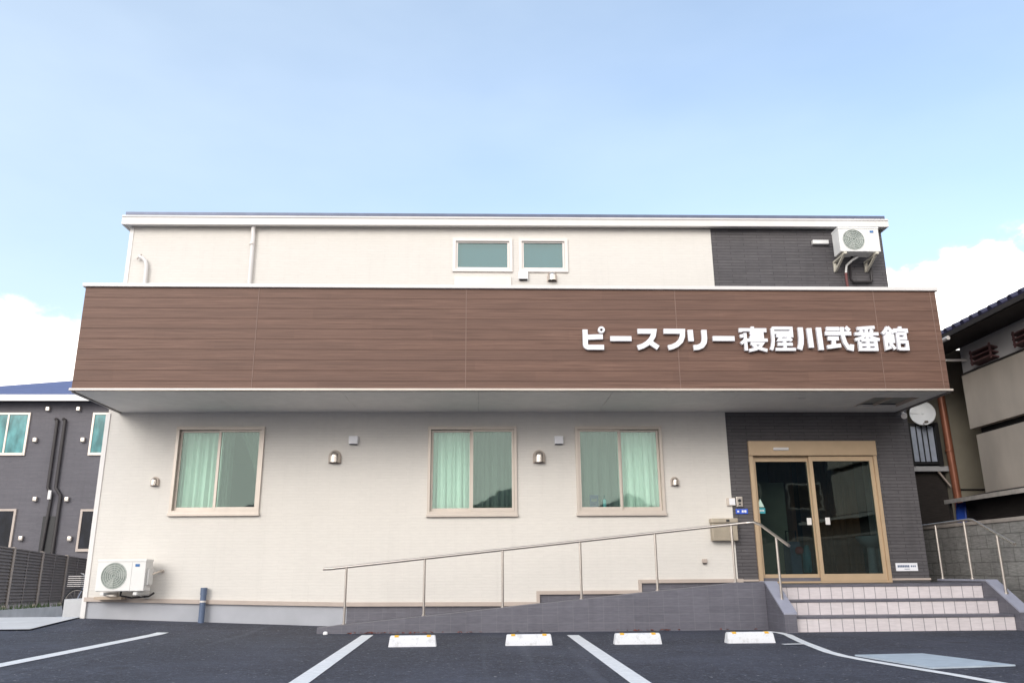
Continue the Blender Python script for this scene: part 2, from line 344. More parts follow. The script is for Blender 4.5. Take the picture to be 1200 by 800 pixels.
# ------------------------------------------------------------------ ground
def zg(X, Y):
    a = min(3.7, max(0.0, -X - 2)); b = min(4.7, max(0.0, -X - 1))
    z = -0.01 + 0.02 * a + 0.02 * b * min(1, max(0, (Y + 1.5) / 1.5))
    return z - 0.045 * min(12, max(0, Y))
xs = [-500, -200, -80, -40, -20, -12, -9, -7, -5.7, -5, -4, -3, -2, -1, 0, 1, 2, 3, 4, 5, 6, 7, 8, 10, 14, 20, 40, 80, 200, 500]
ys = [-500, -200, -80, -40, -25, -16, -13, -11, -10, -9, -8, -7, -6, -5, -4, -3, -2, -1.5, -1.25, -1, -0.5, 0, 2, 4, 8, 12, 16, 24, 40, 80, 200, 500]
g = MB(); gv = [[g.bm.verts.new((x, y, zg(x, y))) for y in ys] for x in xs]
for i in range(len(xs) - 1):
    for j in range(len(ys) - 1): g.bm.faces.new((gv[i][j], gv[i + 1][j], gv[i + 1][j + 1], gv[i][j + 1]))
tag(g.build('ground', M['asphalt']), kind='structure')

def strip(name, pts, width, mat, lift=0.005):
    P = []
    for (a, b) in zip(pts[:-1], pts[1:]):
        n = max(1, int((Vector(b) - Vector(a)).length / 0.25))
        for k in range(n): P.append(Vector(a).lerp(Vector(b), k / n))
    P.append(Vector(pts[-1])); mb = MB(); rows = []
    for i, p in enumerate(P):
        d = (P[min(i + 1, len(P) - 1)] - P[max(i - 1, 0)]).normalized(); n = Vector((-d.y, d.x)) * (width / 2 if not callable(width) else width(i / len(P)) / 2)
        jit = 0.004 * math.sin(i * 2.3)
        rows.append([mb.bm.verts.new((q.x, q.y, zg(q.x, q.y) + lift)) for q in (p + n * (1 + jit), p - n)])
    for a, b in zip(rows[:-1], rows[1:]): mb.bm.faces.new((a[0], a[1], b[1], b[0]))
    return tag(mb.build(name, mat), kind='structure')
strip('parking_line', [(-4.02, -1.34), (-3.98, -4.0), (-3.93, -9.5)], 0.15, M['paint'])
strip('parking_line', [(-1.43, -1.47), (-1.30, -6.08), (-1.2, -10)], 0.145, M['paint'])
strip('parking_line', [(1.12, -1.83), (1.11, -6.3), (1.11, -10)], 0.145, M['paint'])
curve = [(3.63, -1.50), (3.70, -1.80), (3.68, -2.15), (3.58, -2.60), (3.46, -3.2), (3.37, -3.75), (3.28, -4.3), (3.26, -4.66), (3.30, -5.1), (3.38, -5.6), (3.47, -6.1), (3.52, -6.6), (3.57, -7.4), (3.6, -9.5)]
strip('parking_line', curve, 0.10, M['paint'])
strip('parking_line', [(3.14, -3.47), (3.36, -3.45)], 0.09, M['paint'], 0.0095)
pm = MB(); q = [(3.37, -4.66), (4.02, -4.60), (4.26, -5.58), (3.52, -5.70)]
pm.prism([(x, y, -0.009) for x, y in q], (0, 0, 0.012))
tag(pm.build('ground_plate', M['plate']), kind='structure')

# pale concrete strip in the side alley
am = MB()
def apr(u, v):
    x = -16 + u * (16 - 5.70); y = -1.30 + v * 16
    return (x, y, zg(x, y) + 0.018)
am.grid(apr, 12, 24)
tag(am.build('alley_path', plain('pale_paving', (0.60, 0.60, 0.61), .85, var=.1, scale=2.5, bmp=.2)), kind='structure')

# ------------------------------------------------------------------ main building
XL, XR = -5.66, 6.67
B = empty('care_home_building', (0.5, 0, 0), 'wide two storey building, cream and charcoal siding, brown wood balcony band', 'building')
def zb(x):
    pts = [(-5.7, .43), (-3.24, .36), (-2.0, .33), (.81, .312)]
    if x > .81: return None
    for (a, za), (b, zb_) in zip(pts[:-1], pts[1:]):
        if x <= b: return za + (zb_ - za) * (x - a) / (b - a)
    return .312
WINS = [(-4.60, -3.29, 1.56, 2.89), (-0.815, 0.53, 1.53, 2.89), (1.43, 2.765, 1.535, 2.89)]
UW = [(-0.465, 0.47, 5.435, 5.98), (0.61, 1.375, 5.435, 5.985)]
def wall(name, mat, x0, x1, zlow, z1, holes, extra_x=(), zlo_fn=None, depth=0.15):
    X = sorted({x0, x1, *extra_x, *[h[0] for h in holes], *[h[1] for h in holes]})
    Z = sorted({*zlow, z1, *[h[2] for h in holes], *[h[3] for h in holes]})
    mb = MB(); bm = mb.bm; cache = {}
    def V(x, y, z):
        k = (round(x, 4), y, round(z, 4))
        if k not in cache:
            zz = z
            if zlo_fn and abs(z - zlow[0]) < 1e-6:
                q = zlo_fn(x); zz = q if q is not None else z
            cache[k] = bm.verts.new((x, y, zz))
        return cache[k]
    def inside(cx, cz):
        if any(h[0] < cx < h[1] and h[2] < cz < h[3] for h in holes): return True
        if zlo_fn:
            if cx > .81 and cz < .46: return True
            if cx > 2.30 and cz < .605: return True
        return False
    for i in range(len(X) - 1):
        for j in range(len(Z) - 1):
            cx, cz = (X[i] + X[i + 1]) / 2, (Z[j] + Z[j + 1]) / 2
            if inside(cx, cz): continue
            for y in (0, depth): bm.faces.new((V(X[i], y, Z[j]), V(X[i + 1], y, Z[j]), V(X[i + 1], y, Z[j + 1]), V(X[i], y, Z[j + 1])))
            for (dx, dz, a, b) in ((-1, 0, (X[i], Z[j]), (X[i], Z[j + 1])), (1, 0, (X[i + 1], Z[j]), (X[i + 1], Z[j + 1])), (0, -1, (X[i], Z[j]), (X[i + 1], Z[j])), (0, 1, (X[i], Z[j + 1]), (X[i + 1], Z[j + 1]))):
                ii, jj = i + dx, j + dz
                edge = not (0 <= ii < len(X) - 1 and 0 <= jj < len(Z) - 1)
                if not edge: edge = inside((X[ii] + X[ii + 1]) / 2, (Z[jj] + Z[jj + 1]) / 2)
                if edge: bm.faces.new((V(a[0], 0, a[1]), V(b[0], 0, b[1]), V(b[0], depth, b[1]), V(a[0], depth, a[1])))
    return mb.build(name, mat, B)
wall('cream_wall', M['cream'], XL, 3.785, (.315, .465, .612), 6.2, WINS + UW, (-3.24, -2.0, .81, 2.30), zb)
DOOR = (4.095, 6.085, 0.555, 2.655)
wall('dark_wall', M['dark'], 3.787, XR, (.60,), 6.2, [DOOR])
# shell: side and back walls, floors
mb = MB(); mb.box(XL, XL + 0.15, 0.152, 9.0, -0.4, 6.2); mb.build('side_wall', M['cream'], B)
mb = MB(); mb.box(XR - 0.15, XR, 0.152, 9.0, -0.4, 6.2); mb.build('side_wall', M['dark'], B)
mb = MB(); mb.box(XL, XR, 9.002, 9.15, -0.4, 6.2); mb.build('back_wall', M['cream'], B)
mb = MB(); mb.box(XL + .152, XR - .152, 0.153, 8.99, 0.40, 0.53); mb.build('floor', M['floorwood'], B)
mb = MB(); mb.box(XL + .153, XR - .153, 0.154, 8.98, 3.0, 3.3); mb.box(-2.0, -1.9, .16, 8.9, .54, 2.99); mb.box(.95, 1.05, .16, 8.9, .54, 2.99); mb.box(3.82, 3.9, .16, 8.9, .54, 2.99); mb.box(XL + .2, XR - .2, 5.0, 5.1, .545, 2.985); mb.box(-2.4, -2.3, .16, 8.9, 3.31, 6.1)
mb.build('interior_partition', M['room'], B)
# corner trims
mb = MB(); mb.box(XL - 0.03, XL + 0.035, -0.014, 0.05, 0.10, 3.10); mb.box(XL - 0.03, XL + 0.03, -0.012, 0.05, 4.5, 6.15); mb.build('corner_trim', M['white'], B)
# foundation + stepped beige trim
mb = MB(); mb.box(XL + .02, -1.94, 0.02, 0.15, -0.3, 0.50); mb.build('foundation', M['found'], B)
mb = MB(); mb.box(-1.94, XR, 0.022, 0.14, -0.3, 0.63); mb.build('foundation', M['slate'], B)
mb = MB(); ps = [(-5.66, .43), (-3.24, .36), (-2.0, .33), (.80, .312)]
for (xa, za), (xb, zb2) in zip(ps[:-1], ps[1:]):
    mb.prism([(xa, -.022, za - .045), (xb, -.022, zb2 - .045), (xb, -.022, zb2 + .012), (xa, -.022, za + .012)], (0, .045, 0))
mb.box(.80, .848, -.022, .023, .267, .475); mb.box(.849, 2.30, -.022, .023, .425, .475); mb.box(2.301, 2.348, -.022, .023, .425, .622); mb.box(2.349, 3.86, -.022, .023, .572, .622)
mb.build('base_trim', M['trim'], B)
mb = MB(); mb.box(3.862, DOOR[0] - .003, -.018, .02, .585, .612); mb.build('base_trim', M['trim'], B); mb = MB(); mb.box(DOOR[1] + .003, XR + .01, -.018, .02, .585, .612); mb.build('base_trim', M['trim'], B)

# windows -----------------------------------------------------------------
def gwindow(x0, x1, z0, z1, front_left):
    """two-leaf sliding window: one leaf in front (with insect screen), the other set back"""
    f = MB(); W = .04
    f.box(x0, x0 + W, -.035, .10, z0 + .05, z1); f.box(x1 - W, x1, -.035, .10, z0 + .05, z1)
    f.box(x0 + W, x1 - W, -.035, .10, z1 - .045, z1 - .001); f.box(x0 + W, x1 - W, -.034, .10, z0 + .05, z0 + .085)
    o = f.build('window', M['frame'], B)
    sl_ = MB(); sl_.box(x0 - .012, x1 + .012, -.05, .09, z0 + .004, z0 + .049, .006); sl_.build('sill', M['frame'], o)
    xm = (x0 + x1) / 2
    for side in (0, 1):
        a, b = (x0 + W + .002, xm + .022) if side == 0 else (xm - .022, x1 - W - .002)
        front = (side == 0) == front_left
        y0, y1 = (-.012, .022) if front else (.034, .066)
        if not front:
            if side == 0: b = xm - .01
            else: a = xm + .01
        zb_, zt = z0 + .087, z1 - .048; sw = .034
        s_ = MB(); s_.box(a, a + sw, y0, y1, zb_, zt, .003); s_.box(b - sw, b, y0, y1, zb_, zt, .003); s_.box(a + sw, b - sw, y0 + .001, y1 - .001, zt - .03, zt - .001); s_.box(a + sw, b - sw, y0 + .001, y1 - .001, zb_ + .001, zb_ + .05)
        s_.build('sash', M['frame'], o)
        p_ = MB(); p_.box(a + sw - .005, b - sw + .005, (y0 + y1) / 2 - .003, (y0 + y1) / 2 + .003, zb_ + .045, zt - .026); p_.build('pane', M['glass'], o)
        if front:
            q_ = MB(); q_.box(a + sw, b - sw, y1 + .052, y1 + .054, zb_ + .02, zt - .01); q_.build('insect_screen', M['screen'], o)
    return o
gwindow(*WINS[0], False); gwindow(*WINS[1], False); gwindow(*WINS[2], True)
for i, (x0, x1, z0, z1) in enumerate(UW):
    f = MB(); W = .032
    f.box(x0 - .02, x0 + W, -.03, .09, z0 - .02, z1 + .02); f.box(x1 - W, x1 + .02, -.03, .09, z0 - .02, z1 + .02); f.box(x0 + W, x1 - W, -.03, .09, z1 - W, z1 + .019); f.box(x0 + W, x1 - W, -.03, .09, z0 - .019, z0 + W)
    o = f.build('window', M['frame_white'], B)
    s_ = MB(); a, b, c, d = x0 + W + .002, x1 - W - .002, z0 + W + .002, z1 - W - .002
    s_.box(a, a + .03, .0, .05, c, d); s_.box(b - .03, b, .0, .05, c, d); s_.box(a + .03, b - .03, .0, .05, c + .001, c + .03); s_.box(a + .03, b - .03, .0, .05, d - .02, d - .001)
    s_.build('sash', M['frame_white'], o)
    p_ = MB(); p_.box(a + .028, b - .028, .02, .026, c + .028, d - .018); p_.build('pane', M['tealglass'], o)
    q_ = MB(); q_.box(a + .01, b - .01, .12, .125, c - .02, d + .02); q_.build('blind', M['blind'], o)
mb = MB(); mb.box(-.45, .47, -.028, -.001, 4.9, 5.33, .008); mb.build('shutter_box', M['frame_white'], B)

# balcony band --------------------------------------------------------------
BL, BR, BY = -5.49, 6.51, -1.535
bal = MB(); bal.box(BL, BR, BY, BY + .12, 3.15, 4.58); bal.box(BL, BL + .12, BY + .121, -.002, 3.15, 4.58); bal.box(BR - .12, BR, BY + .121, -.002, 3.15, 4.58)
bal = bal.build('balcony', M['wood'], B)
M['seal'] = plain('joint_seal', (0.205, 0.125, 0.098), 0.6)
for x in (-3.11, -0.225, 2.73, 5.60, 6.43):
    mb = MB(); mb.box(x - .006, x + .006, BY - .004, BY + .01, 3.152, 4.578); mb.build('panel_joint', M['seal'], bal)
mb = MB(); mb.box(BL - .035, BR + .035, BY - .035, BY + .16, 4.582, 4.635, .006); mb.box(BL - .035, BL + .16, BY + .161, -.003, 4.582, 4.634); mb.box(BR - .16, BR + .035, BY + .161, -.003, 4.582, 4.634)
mb.build('coping', M['white'], bal)
mb = MB(); mb.box(BL - .025, BR + .035, BY - .022, BY + .05, 3.118, 3.147, .004); mb.build('edge_trim', M['frame'], bal)
mb = MB(); mb.box(BL - .02, BL + .02, BY + .051, -.004, 3.10, 3.147); mb.build('edge_trim', M['fence'], bal); mb = MB(); mb.box(BR - .02, BR + .03, BY + .051, -.004, 3.10, 3.147); mb.build('edge_trim', M['fence'], bal)
HX0, HX1, HY0, HY1 = 5.62, 6.30, -1.12, -.45
mb = MB(); z0, z1 = 3.114, 3.146
xj = [BL + .022, -3.7, -1.9, -.05, 1.8, 3.6, HX0, HX1, BR - .022]
for a, b in zip(xj[:-1], xj[1:]):
    ga = 0 if a == HX0 else .002
    if a == HX0:
        mb.box(a + .002, b - .002, BY + .052, HY0, z0, z1); mb.box(a + .002, b - .002, HY1, -.003, z0, z1)
    else: mb.box(a + .002, b - .002, BY + .052, -.003, z0, z1)
mb.build('soffit', M['soffit'], bal)
mb = MB(); mb.box(HX0, HX1, HY0 + .001, HY1 - .001, 3.16, 3.19); mb.build('access_hatch', plain('hatch_grey', (0.30, 0.30, 0.28), .7), bal)
mb = MB(); mb.box(HX0 + .002, HX0 + .02, HY0 + .002, HY1 - .002, 3.112, 3.158); mb.box(HX1 - .02, HX1 - .002, HY0 + .002, HY1 - .002, 3.112, 3.158); mb.box(5.93, 5.95, HY0 + .003, HY1 - .003, 3.125, 3.159); mb.build('hatch_frame', M['trim'], bal)
mb = MB(); mb.box(BL + .12, BR - .12, BY + .12, -.005, 3.20, 3.26); mb.build('balcony_floor', M['conc'], bal)
for x in (4.60, 5.32):
    mb = MB(); mb.ring((x, -1.05, 3.108), 'Z', .035, .055, .008, 24); mb.tube([(x, -1.05, 3.111), (x, -1.05, 3.113)], .034, 20); mb.build('downlight', M['white'], bal, True)

# roof ----------------------------------------------------------------------
mb = MB()
rx0, rx1 = -5.76, 6.72
mb.prism([(rx0 + .02, -.13, 6.315), (rx1 - .02, -.13, 6.355), (rx1 + .02, 9.3, 6.60), (rx0 - .02, 9.3, 6.56)], (0, 0, .05)); roof = mb.build('roof', M['roofdark'], B)
mb = MB(); mb.prism([(rx0 - .02, -.145, 6.145), (rx1 + .02, -.145, 6.205), (rx1 + .02, -.145, 6.315), (rx0 - .02, -.145, 6.27)], (0, .06, 0))
mb.prism([(rx0 - .02, -.16, 6.268), (rx1 + .02, -.16, 6.312), (rx1 + .02, -.16, 6.338), (rx0 - .02, -.16, 6.296)], (0, .08, 0))
mb.prism([(rx0 - .02, -.084, 6.145), (rx0 - .02, 9.2, 6.34), (rx0 - .02, 9.2, 6.5), (rx0 - .02, -.084, 6.29)], (.03, 0, 0)); mb.prism([(rx1 - .01, -.084, 6.205), (rx1 - .01, 9.2, 6.38), (rx1 - .01, 9.2, 6.54), (rx1 - .01, -.084, 6.33)], (.03, 0, 0))
mb.build('fascia', M['white'], roof)
mb = MB(); mb.prism([(rx0 + .012, -.083, 6.17), (rx1 - .012, -.083, 6.23), (rx1 - .012, .14, 6.23), (rx0 + .012, .14, 6.17)], (0, 0, .05)); mb.build('roof_soffit', M['soffit'], roof)
mb = MB(); mb.box(XL + .15, XR - .15, .16, 8.99, 6.12, 6.19); mb.build('ceiling', M['room'], B)

# entrance door ---------------------------------------------------------------
dx0, dx1, dz0, dz1 = DOOR
f = MB(); f.box(dx0, dx0 + .06, -.035, .12, dz0, 2.43); f.box(dx1 - .05, dx1, -.035, .12, dz0, 2.43); f.box(dx0, dx1, -.06, .12, 2.432, dz1, .004); f.box(dx0 + .061, dx1 - .051, -.02, .12, dz0, dz0 + .025)
door = f.build('entrance_door', M['bronze'], B)
def leaf(a, b, y):
    s_ = MB(); zt = 2.425; zb_ = dz0 + .027
    s_.box(a, a + .055, y, y + .045, zb_, zt, .003); s_.box(b - .055, b, y, y + .045, zb_, zt, .003); s_.box(a + .055, b - .055, y + .001, y + .044, zt - .075, zt); s_.box(a + .055, b - .055, y + .001, y + .044, zb_, zb_ + .10)
    o = s_.build('door_leaf', M['bronze'], door)
    p_ = MB(); p_.box(a + .05, b - .05, y + .018, y + .026, zb_ + .09, zt - .07); p_.build('door_pane', M['doorglass'], door); return o
lf1 = leaf(dx0 + .062, 5.07, .045); lf2 = leaf(5.03, dx1 - .052, -.012)
mb = MB(); mb.box(4.47, 4.71, -.085, -.061, 2.508, 2.552, .01); mb.build('door_sensor', M['white'], door)
mb = MB(); mb.box(4.93, 5.0, .055, .062, 1.395, 1.50, .004); mb.build('touch_pad', M['white'], lf1)
mb = MB(); mb.box(5.19, 5.26, -.003, .003, 1.395, 1.50, .004); mb.build('touch_pad', M['white'], lf2)
mb = MB(); mb.prism([(4.185, .0605, 1.665), (4.295, .0605, 1.665), (4.24, .0605, 1.79)], (0, .002, 0)); mb.build('door_sticker', M['sticker'], door)
mb = MB(); mb.box(4.185, 4.305, .0605, .0625, 1.57, 1.652); mb.build('door_sticker', M['teal'], door)
mb = MB()
for k in range(4): mb.box(4.205 + k * .022, 4.22 + k * .022, .058, .060, 1.60, 1.625)
mb.build('sticker_print', M['white'], door)

# porch steps, ramp ----------------------------------------------------------
ST = empty('entrance_steps', (5.4, -1.1, 0), 'three pale tiled steps with slate nosings up to the entrance door', 'steps')
sx0, sx1 = 3.935, 6.78
YS = (-1.70, -1.40, -1.10); ZS = (0.18, 0.365, 0.55)
zlow = -.03
for y, z in zip(YS, ZS):
    mb = MB(); mb.box(sx0, sx1, y, y + .04, zlow, z - .032); mb.build('riser', M['riser'], ST); zlow = z - .03
for i, (y, z) in enumerate(zip(YS, ZS)):
    y1 = YS[i + 1] if i < 2 else -.003
    mb = MB(); mb.box(sx0 + .001, sx1 - .001, y - .012, y1 + (.03 if i < 2 else 0), z - .03, z, .004); mb.build('tread', M['slate'], ST)
mb = MB(); mb.box(sx0, 6.93, -1.05, .5, -.1, .515); mb.box(6.681, 6.929, -.0, .5, .515, .548); mb.build('porch_base', M['slate'], ST)
def cheek(x0, x1):
    mb = MB(); prof = [(-1.82, -.05), (-1.82, .205), (-1.20, .575), (-.004 if x0 > 5 else -1.0, .575), (-.004 if x0 > 5 else -1.0, -.05)]
    mb.prism([(x0, y, z) for y, z in prof], (x1 - x0, 0, 0)); o = mb.build('cheek_wall', M['slate'], ST)
    c = MB(); pr = [(-1.828, .206), (-1.2, .577), (-.004 if x0 > 5 else -1.0, .577), (-.004 if x0 > 5 else -1.0, .600), (-1.207, .600), (-1.828, .230)]
    c.prism([(x0 - .006, y, z) for y, z in pr], (x1 - x0 + .012, 0, 0)); c.build('cheek_cap', plain('sky_sheen_tile', (0.34, 0.345, 0.42), .35, var=.06), o)  # cap colour includes the sky reflection as a lilac tint
cheek(3.775, 3.93); cheek(6.785, 6.935)

RP = empty('entrance_ramp', (0.8, -.6, 0), 'long slate tiled access ramp rising along the facade to the porch', 'ramp')
def zr(x): return .085 + (x + 1.95) / (3.40 + 1.95) * (.585 - .085)
mb = MB(); mb.prism([(-2.12, -1.20, -.05), (3.772, -1.20, -.05), (3.772, -1.20, .592), (3.42, -1.20, .585), (-1.95, -1.20, .085), (-2.12, -1.20, .07)], (0, .14, 0)); mb.build('ramp_curb', M['slate'], RP)
mb = MB(); mb.prism([(-2.1, -1.058, -.05), (3.772, -1.058, -.05), (3.772, -1.058, .55), (3.42, -1.058, .548), (-1.95, -1.058, .05), (-2.1, -1.058, .03)], (0, 1.075, 0)); mb.build('ramp_surface', M['slate'], RP)
mb = MB(); mb.prism([(-1.95, -1.203, .087), (3.42, -1.203, .587), (3.42, -1.203, .592), (-1.95, -1.203, .092)], (0, .01, 0)); mb.build('curb_edging', plain('edge_grout', (0.22, 0.215, 0.24), .5), RP)
mb = MB(); mb.prism([(3.775, -1.0, -.05), (3.93, -1.0, -.05), (3.93, -1.0, .548), (3.775, -1.0, .548)], (0, .99, 0)); mb.build('ramp_landing', M['slate'], RP)

def handrail(loc, label, rail_pts, posts):
    H = empty('handrail', loc, label, 'handrail')
    mb = MB(); mb.tube(rail_pts, .019, 12); mb.build('rail', M['steel'], H, True)
    for (x, y, z0, z1) in posts:
        mb = MB(); mb.tube([(x, y, z0), (x, y, z1)], .0165, 10); mb.tube([(x, y, z0), (x, y, z0 + .02)], .028, 12)
        mb.build('post', M['steel'], H, True)
    return H
zrail = lambda x: .822 + (x + 1.80) / (3.41 + 1.80) * (1.345 - .822)
PY = -1.14
posts = [(x, PY, zr(x) - .005, zrail(x) - .012) for x in (-1.785, -.755, .28, 1.325, 2.345, 3.40)]
posts.append((3.86, -1.55, .37, 1.165))
handrail((1, PY, .3), 'long steel handrail climbing the ramp and turning down beside the steps', [(-2.09, PY, .80), (-2.0, PY, zrail(-2.0)), (1, PY, zrail(1)), (3.60, PY, zrail(3.6)), (3.70, PY - .05, 1.368), (3.75, PY - .15, 1.335), (3.88, -1.93, 1.035)], posts)
RX = 6.86
handrail((RX, -.8, .6), 'short steel handrail on the right side of the steps, by the block wall', [(RX, .42, 1.385), (RX, -.90, 1.405), (RX, -1.0, 1.395), (RX, -1.84, 1.04)],
         [(RX, -.02, .598, 1.38), (RX, -.78, .598, 1.392), (RX, -1.49, .42, 1.175)])

# sign lettering ---------------------------------------------------------------
SG = empty('sign_lettering', (3.7, BY, 3.85), 'raised white Japanese lettering ピースフリー寝屋川弐番館 on the brown band', 'sign')
def stroke_char(cx, cz, w, h, strokes, th):
    """strokes: lists of points in a unit box, drawn as solid bars with mitred joints"""
    y0, y1 = BY - .055, BY - .012
    mb = MB()
    for k, st in enumerate(strokes):
        t_ = th
        if isinstance(st, tuple): st, t_ = st
        P = [Vector((cx + (p[0] - .5) * w, cz + (p[1] - .5) * h)) for p in st]; Lf, Rt = [], []
        for i, p in enumerate(P):
            if i == 0: n = (P[1] - p).normalized(); n = Vector((-n.y, n.x)); s_ = 1
            elif i == len(P) - 1: n = (p - P[i - 1]).normalized(); n = Vector((-n.y, n.x)); s_ = 1
            else:
                a = (p - P[i - 1]).normalized(); b = (P[i + 1] - p).normalized(); na, nb = Vector((-a.y, a.x)), Vector((-b.y, b.x))
                n = (na + nb).normalized(); s_ = 1 / max(.5, n.dot(na))
            Lf.append(p + n * s_ * t_ / 2); Rt.append(p - n * s_ * t_ / 2)
        dy = .0006 * k
        for i in range(len(P) - 1):
            mb.prism([(q.x, y0 - dy, q.y) for q in (Lf[i], Rt[i], Rt[i + 1], Lf[i + 1])], (0, y1 - y0, 0))
    return mb
def arc(cx, cy, rx, ry, a0, a1, n=8): return [(cx + rx * math.cos(R(a0 + (a1 - a0) * k / n)), cy + ry * math.sin(R(a0 + (a1 - a0) * k / n))) for k in range(n + 1)]
PI_ = [[(.10, .97), (.10, .22)] + arc(.24, .20, .14, .14, 180, 270, 5)[1:] + [(.97, .06)], [(.12, .57), (.80, .60), (.93, .60)]]
BAR = [[(.0, .5), (1.0, .5)]]
SU = [[(.06, .88), (.84, .88), (.80, .66), (.68, .45), (.50, .26), (.28, .12), (.03, .03)], [(.58, .42), (.72, .24), (1.0, .03)]]
FU = [[(.02, .88), (.94, .88), (.92, .62), (.82, .38), (.62, .19), (.40, .08), (.20, .03)]]
RI = [[(.12, .95), (.14, .36)], [(.82, .95), (.82, .50), (.78, .30), (.66, .14), (.46, .05), (.24, .03)]]
KAWA = [[(.12, .98), (.12, .55), (.09, .28), (.0, .02)], [(.48, .95), (.50, .10)], [(.88, .98), (.90, .0)]]
NE = [[(.5, 1.02), (.5, .90)], [(.04, .78), (.04, .88), (.96, .88), (.96, .78)], [(.20, .74), (.20, -.02)], [(.05, .68), (.08, .54)], [(.02, .28), (.19, .44)],
      [(.38, .76), (.84, .76), (.84, .54), (.36, .54)], [(.40, .65), (.84, .65)], [(.30, .36), (.30, .43), (.97, .43), (.97, .36)], [(.38, .28), (.82, .28), (.72, .14), (.55, .04), (.30, -.02)], [(.45, .24), (.60, .10), (.98, -.02)]]
OKU = [[(.12, .95), (.90, .95), (.90, .76), (.12, .76)], [(.12, .95), (.12, .45), (.08, .20), (.0, .0)], [(.26, .62), (.96, .62)], [(.46, .62), (.36, .44), (.80, .46)], [(.72, .56), (.88, .40)], [(.58, .42), (.58, .04)], [(.28, .25), (.90, .25)], [(.18, .03), (1.0, .03)]]
NI = [[(.06, .92), (.56, .92)], [(.0, .72), (1.0, .72)], [(.08, .50), (.50, .50)], [(.29, .50), (.29, .14)], [(.02, .12), (.55, .20)], [(.66, 1.0), (.67, .60), (.72, .32), (.84, .08), (.95, .05), (.98, .24)], [(.80, .99), (.94, .84)]]
BAN = [[(.85, .99), (.15, .93)], [(.26, .86), (.34, .76)], [(.74, .88), (.66, .76)], [(.03, .70), (.97, .70)], [(.5, .95), (.5, .44)], [(.46, .68), (.28, .52), (.02, .44)], [(.54, .68), (.72, .52), (.98, .44)],
       [(.18, .42), (.82, .42), (.82, .02), (.18, .02), (.18, .42)], [(.18, .22), (.82, .22)], [(.5, .42), (.5, .02)]]
KAN = [[(.24, 1.0), (.14, .84), (.0, .70)], [(.24, 1.0), (.36, .84), (.46, .74)], [(.14, .74), (.36, .74)], [(.10, .62), (.40, .62), (.40, .36), (.10, .36)], [(.12, .49), (.40, .49)], [(.10, .62), (.10, .06), (.28, .12)], [(.26, .30), (.44, .03)],
       [(.74, 1.02), (.74, .90)], [(.52, .74), (.52, .86), (.98, .86), (.98, .74)], [(.60, .72), (.60, .0)], [(.60, .70), (.90, .70), (.90, .50), (.60, .50)], [(.60, .34), (.94, .34), (.94, .04), (.60, .04)]]
HB = .335; ZC = 3.845
CH = [(PI_, 1.385, 1.685, .070), (BAR, 1.735, 2.035, .070), (SU, 2.075, 2.375, .070), (FU, 2.425, 2.72, .070), (RI, 2.745, 3.03, .074), (BAR, 3.065, 3.375, .070), (NE, 3.42, 3.795, .044), (OKU, 3.815, 4.16, .044), (KAWA, 4.185, 4.53, .070), (NI, 4.545, 4.915, .056), (BAN, 4.925, 5.285, .046), (KAN, 5.30, 5.655, .044)]
# the row spans 1.385 .. 5.985 on the band
k_ = (5.99 - 1.385) / (5.645 - 1.385)
for i, (st, a, b, th) in enumerate(CH):
    a2, b2 = 1.385 + (a - 1.385) * k_, 1.385 + (b - 1.385) * k_
    cz = ZC + .004 * (a2 - 1.4); h = (.28 if i < 6 else .335)
    mb = stroke_char((a2 + b2) / 2, cz, b2 - a2 - .03, h, st, th)
    if i == 0:
        cx, cz2 = a2 + (b2 - a2) * .84, cz + h * .46
        mb.ring((cx, BY - .0575, cz2), 'Y', .020, .048, .045, 24)
    mb.build('character', M['letter'], SG)

# ------------------------------------------------------------------ fittings on the facade
def vent_hood(x, z, s, label, group='steel vent hoods on the cream wall', y=0.0):
    V = empty('vent_hood', (x, y, z), label, 'vent', group)
    mb = MB(); r = .085 * s; d = .11 * s
    pts = [(x + r * 1.12 * math.cos(R(a)), y - .012, z + r * .35 + r * 1.12 * math.sin(R(a))) for a in range(0, 181, 15)] + [(x - r * 1.12, y - .012, z - r * .95), (x + r * 1.12, y - .012, z - r * .95)]
    mb.prism(pts, (0, .011, 0)); mb.build('flange', M['trim'], V)
    mb = MB()
    def fn(u, v):
        a = math.pi * u
        if v < .4: zz = z - r * .8 + (v / .4) * r * 1.15; k = 1
        else:
            t = (v - .4) / .6 * math.pi / 2; zz = z + r * .35 + r * math.sin(t); k = math.cos(t)
        return (x + r * math.cos(a) * (k if v >= .4 else 1), y - .012 - d * math.sin(a) * (k if v >= .4 else 1), zz)
    mb.grid(fn, 14, 12); mb.build('hood', M['hood'], V, True)
    mb = MB(); mb.prism([(x + r * .95 * math.cos(R(a)), y - .013 - d * .95 * math.sin(R(a)), z - r * .72) for a in range(0, 181, 15)], (0, 0, .004)); mb.build('opening', M['void'], V)
    return V
vent_hood(-2.215, 2.41, 1.0, 'larger rounded vent hood between left and middle ground floor windows')
vent_hood(.87, 2.405, 1.0, 'larger rounded vent hood between middle and right ground floor windows')
vent_hood(-4.85, 2.06, .68, 'small vent hood left of the leftmost ground floor window')
vent_hood(2.93, 2.035, .68, 'small vent hood right of the rightmost ground floor window')
vent_hood(1.13, 5.32, .85, 'rounded vent hood under the right upstairs window, just above the balcony rim')
def box_vent(x, z, s, label):
    V = empty('box_vent', (x, 0, z), label, 'vent', 'square box vents on the facade')
    mb = MB(); mb.box(x - s, x + s, -.07, -.001, z - s * .8, z + s, .008); mb.build('cover', M['letter'], V)
    mb = MB(); mb.box(x - s * .85, x + s * .85, -.06, -.004, z - s * .86, z - s * .81); mb.build('opening', M['void'], V)
box_vent(-1.945, 2.675, .068, 'square white box vent above the hood right of the left window')
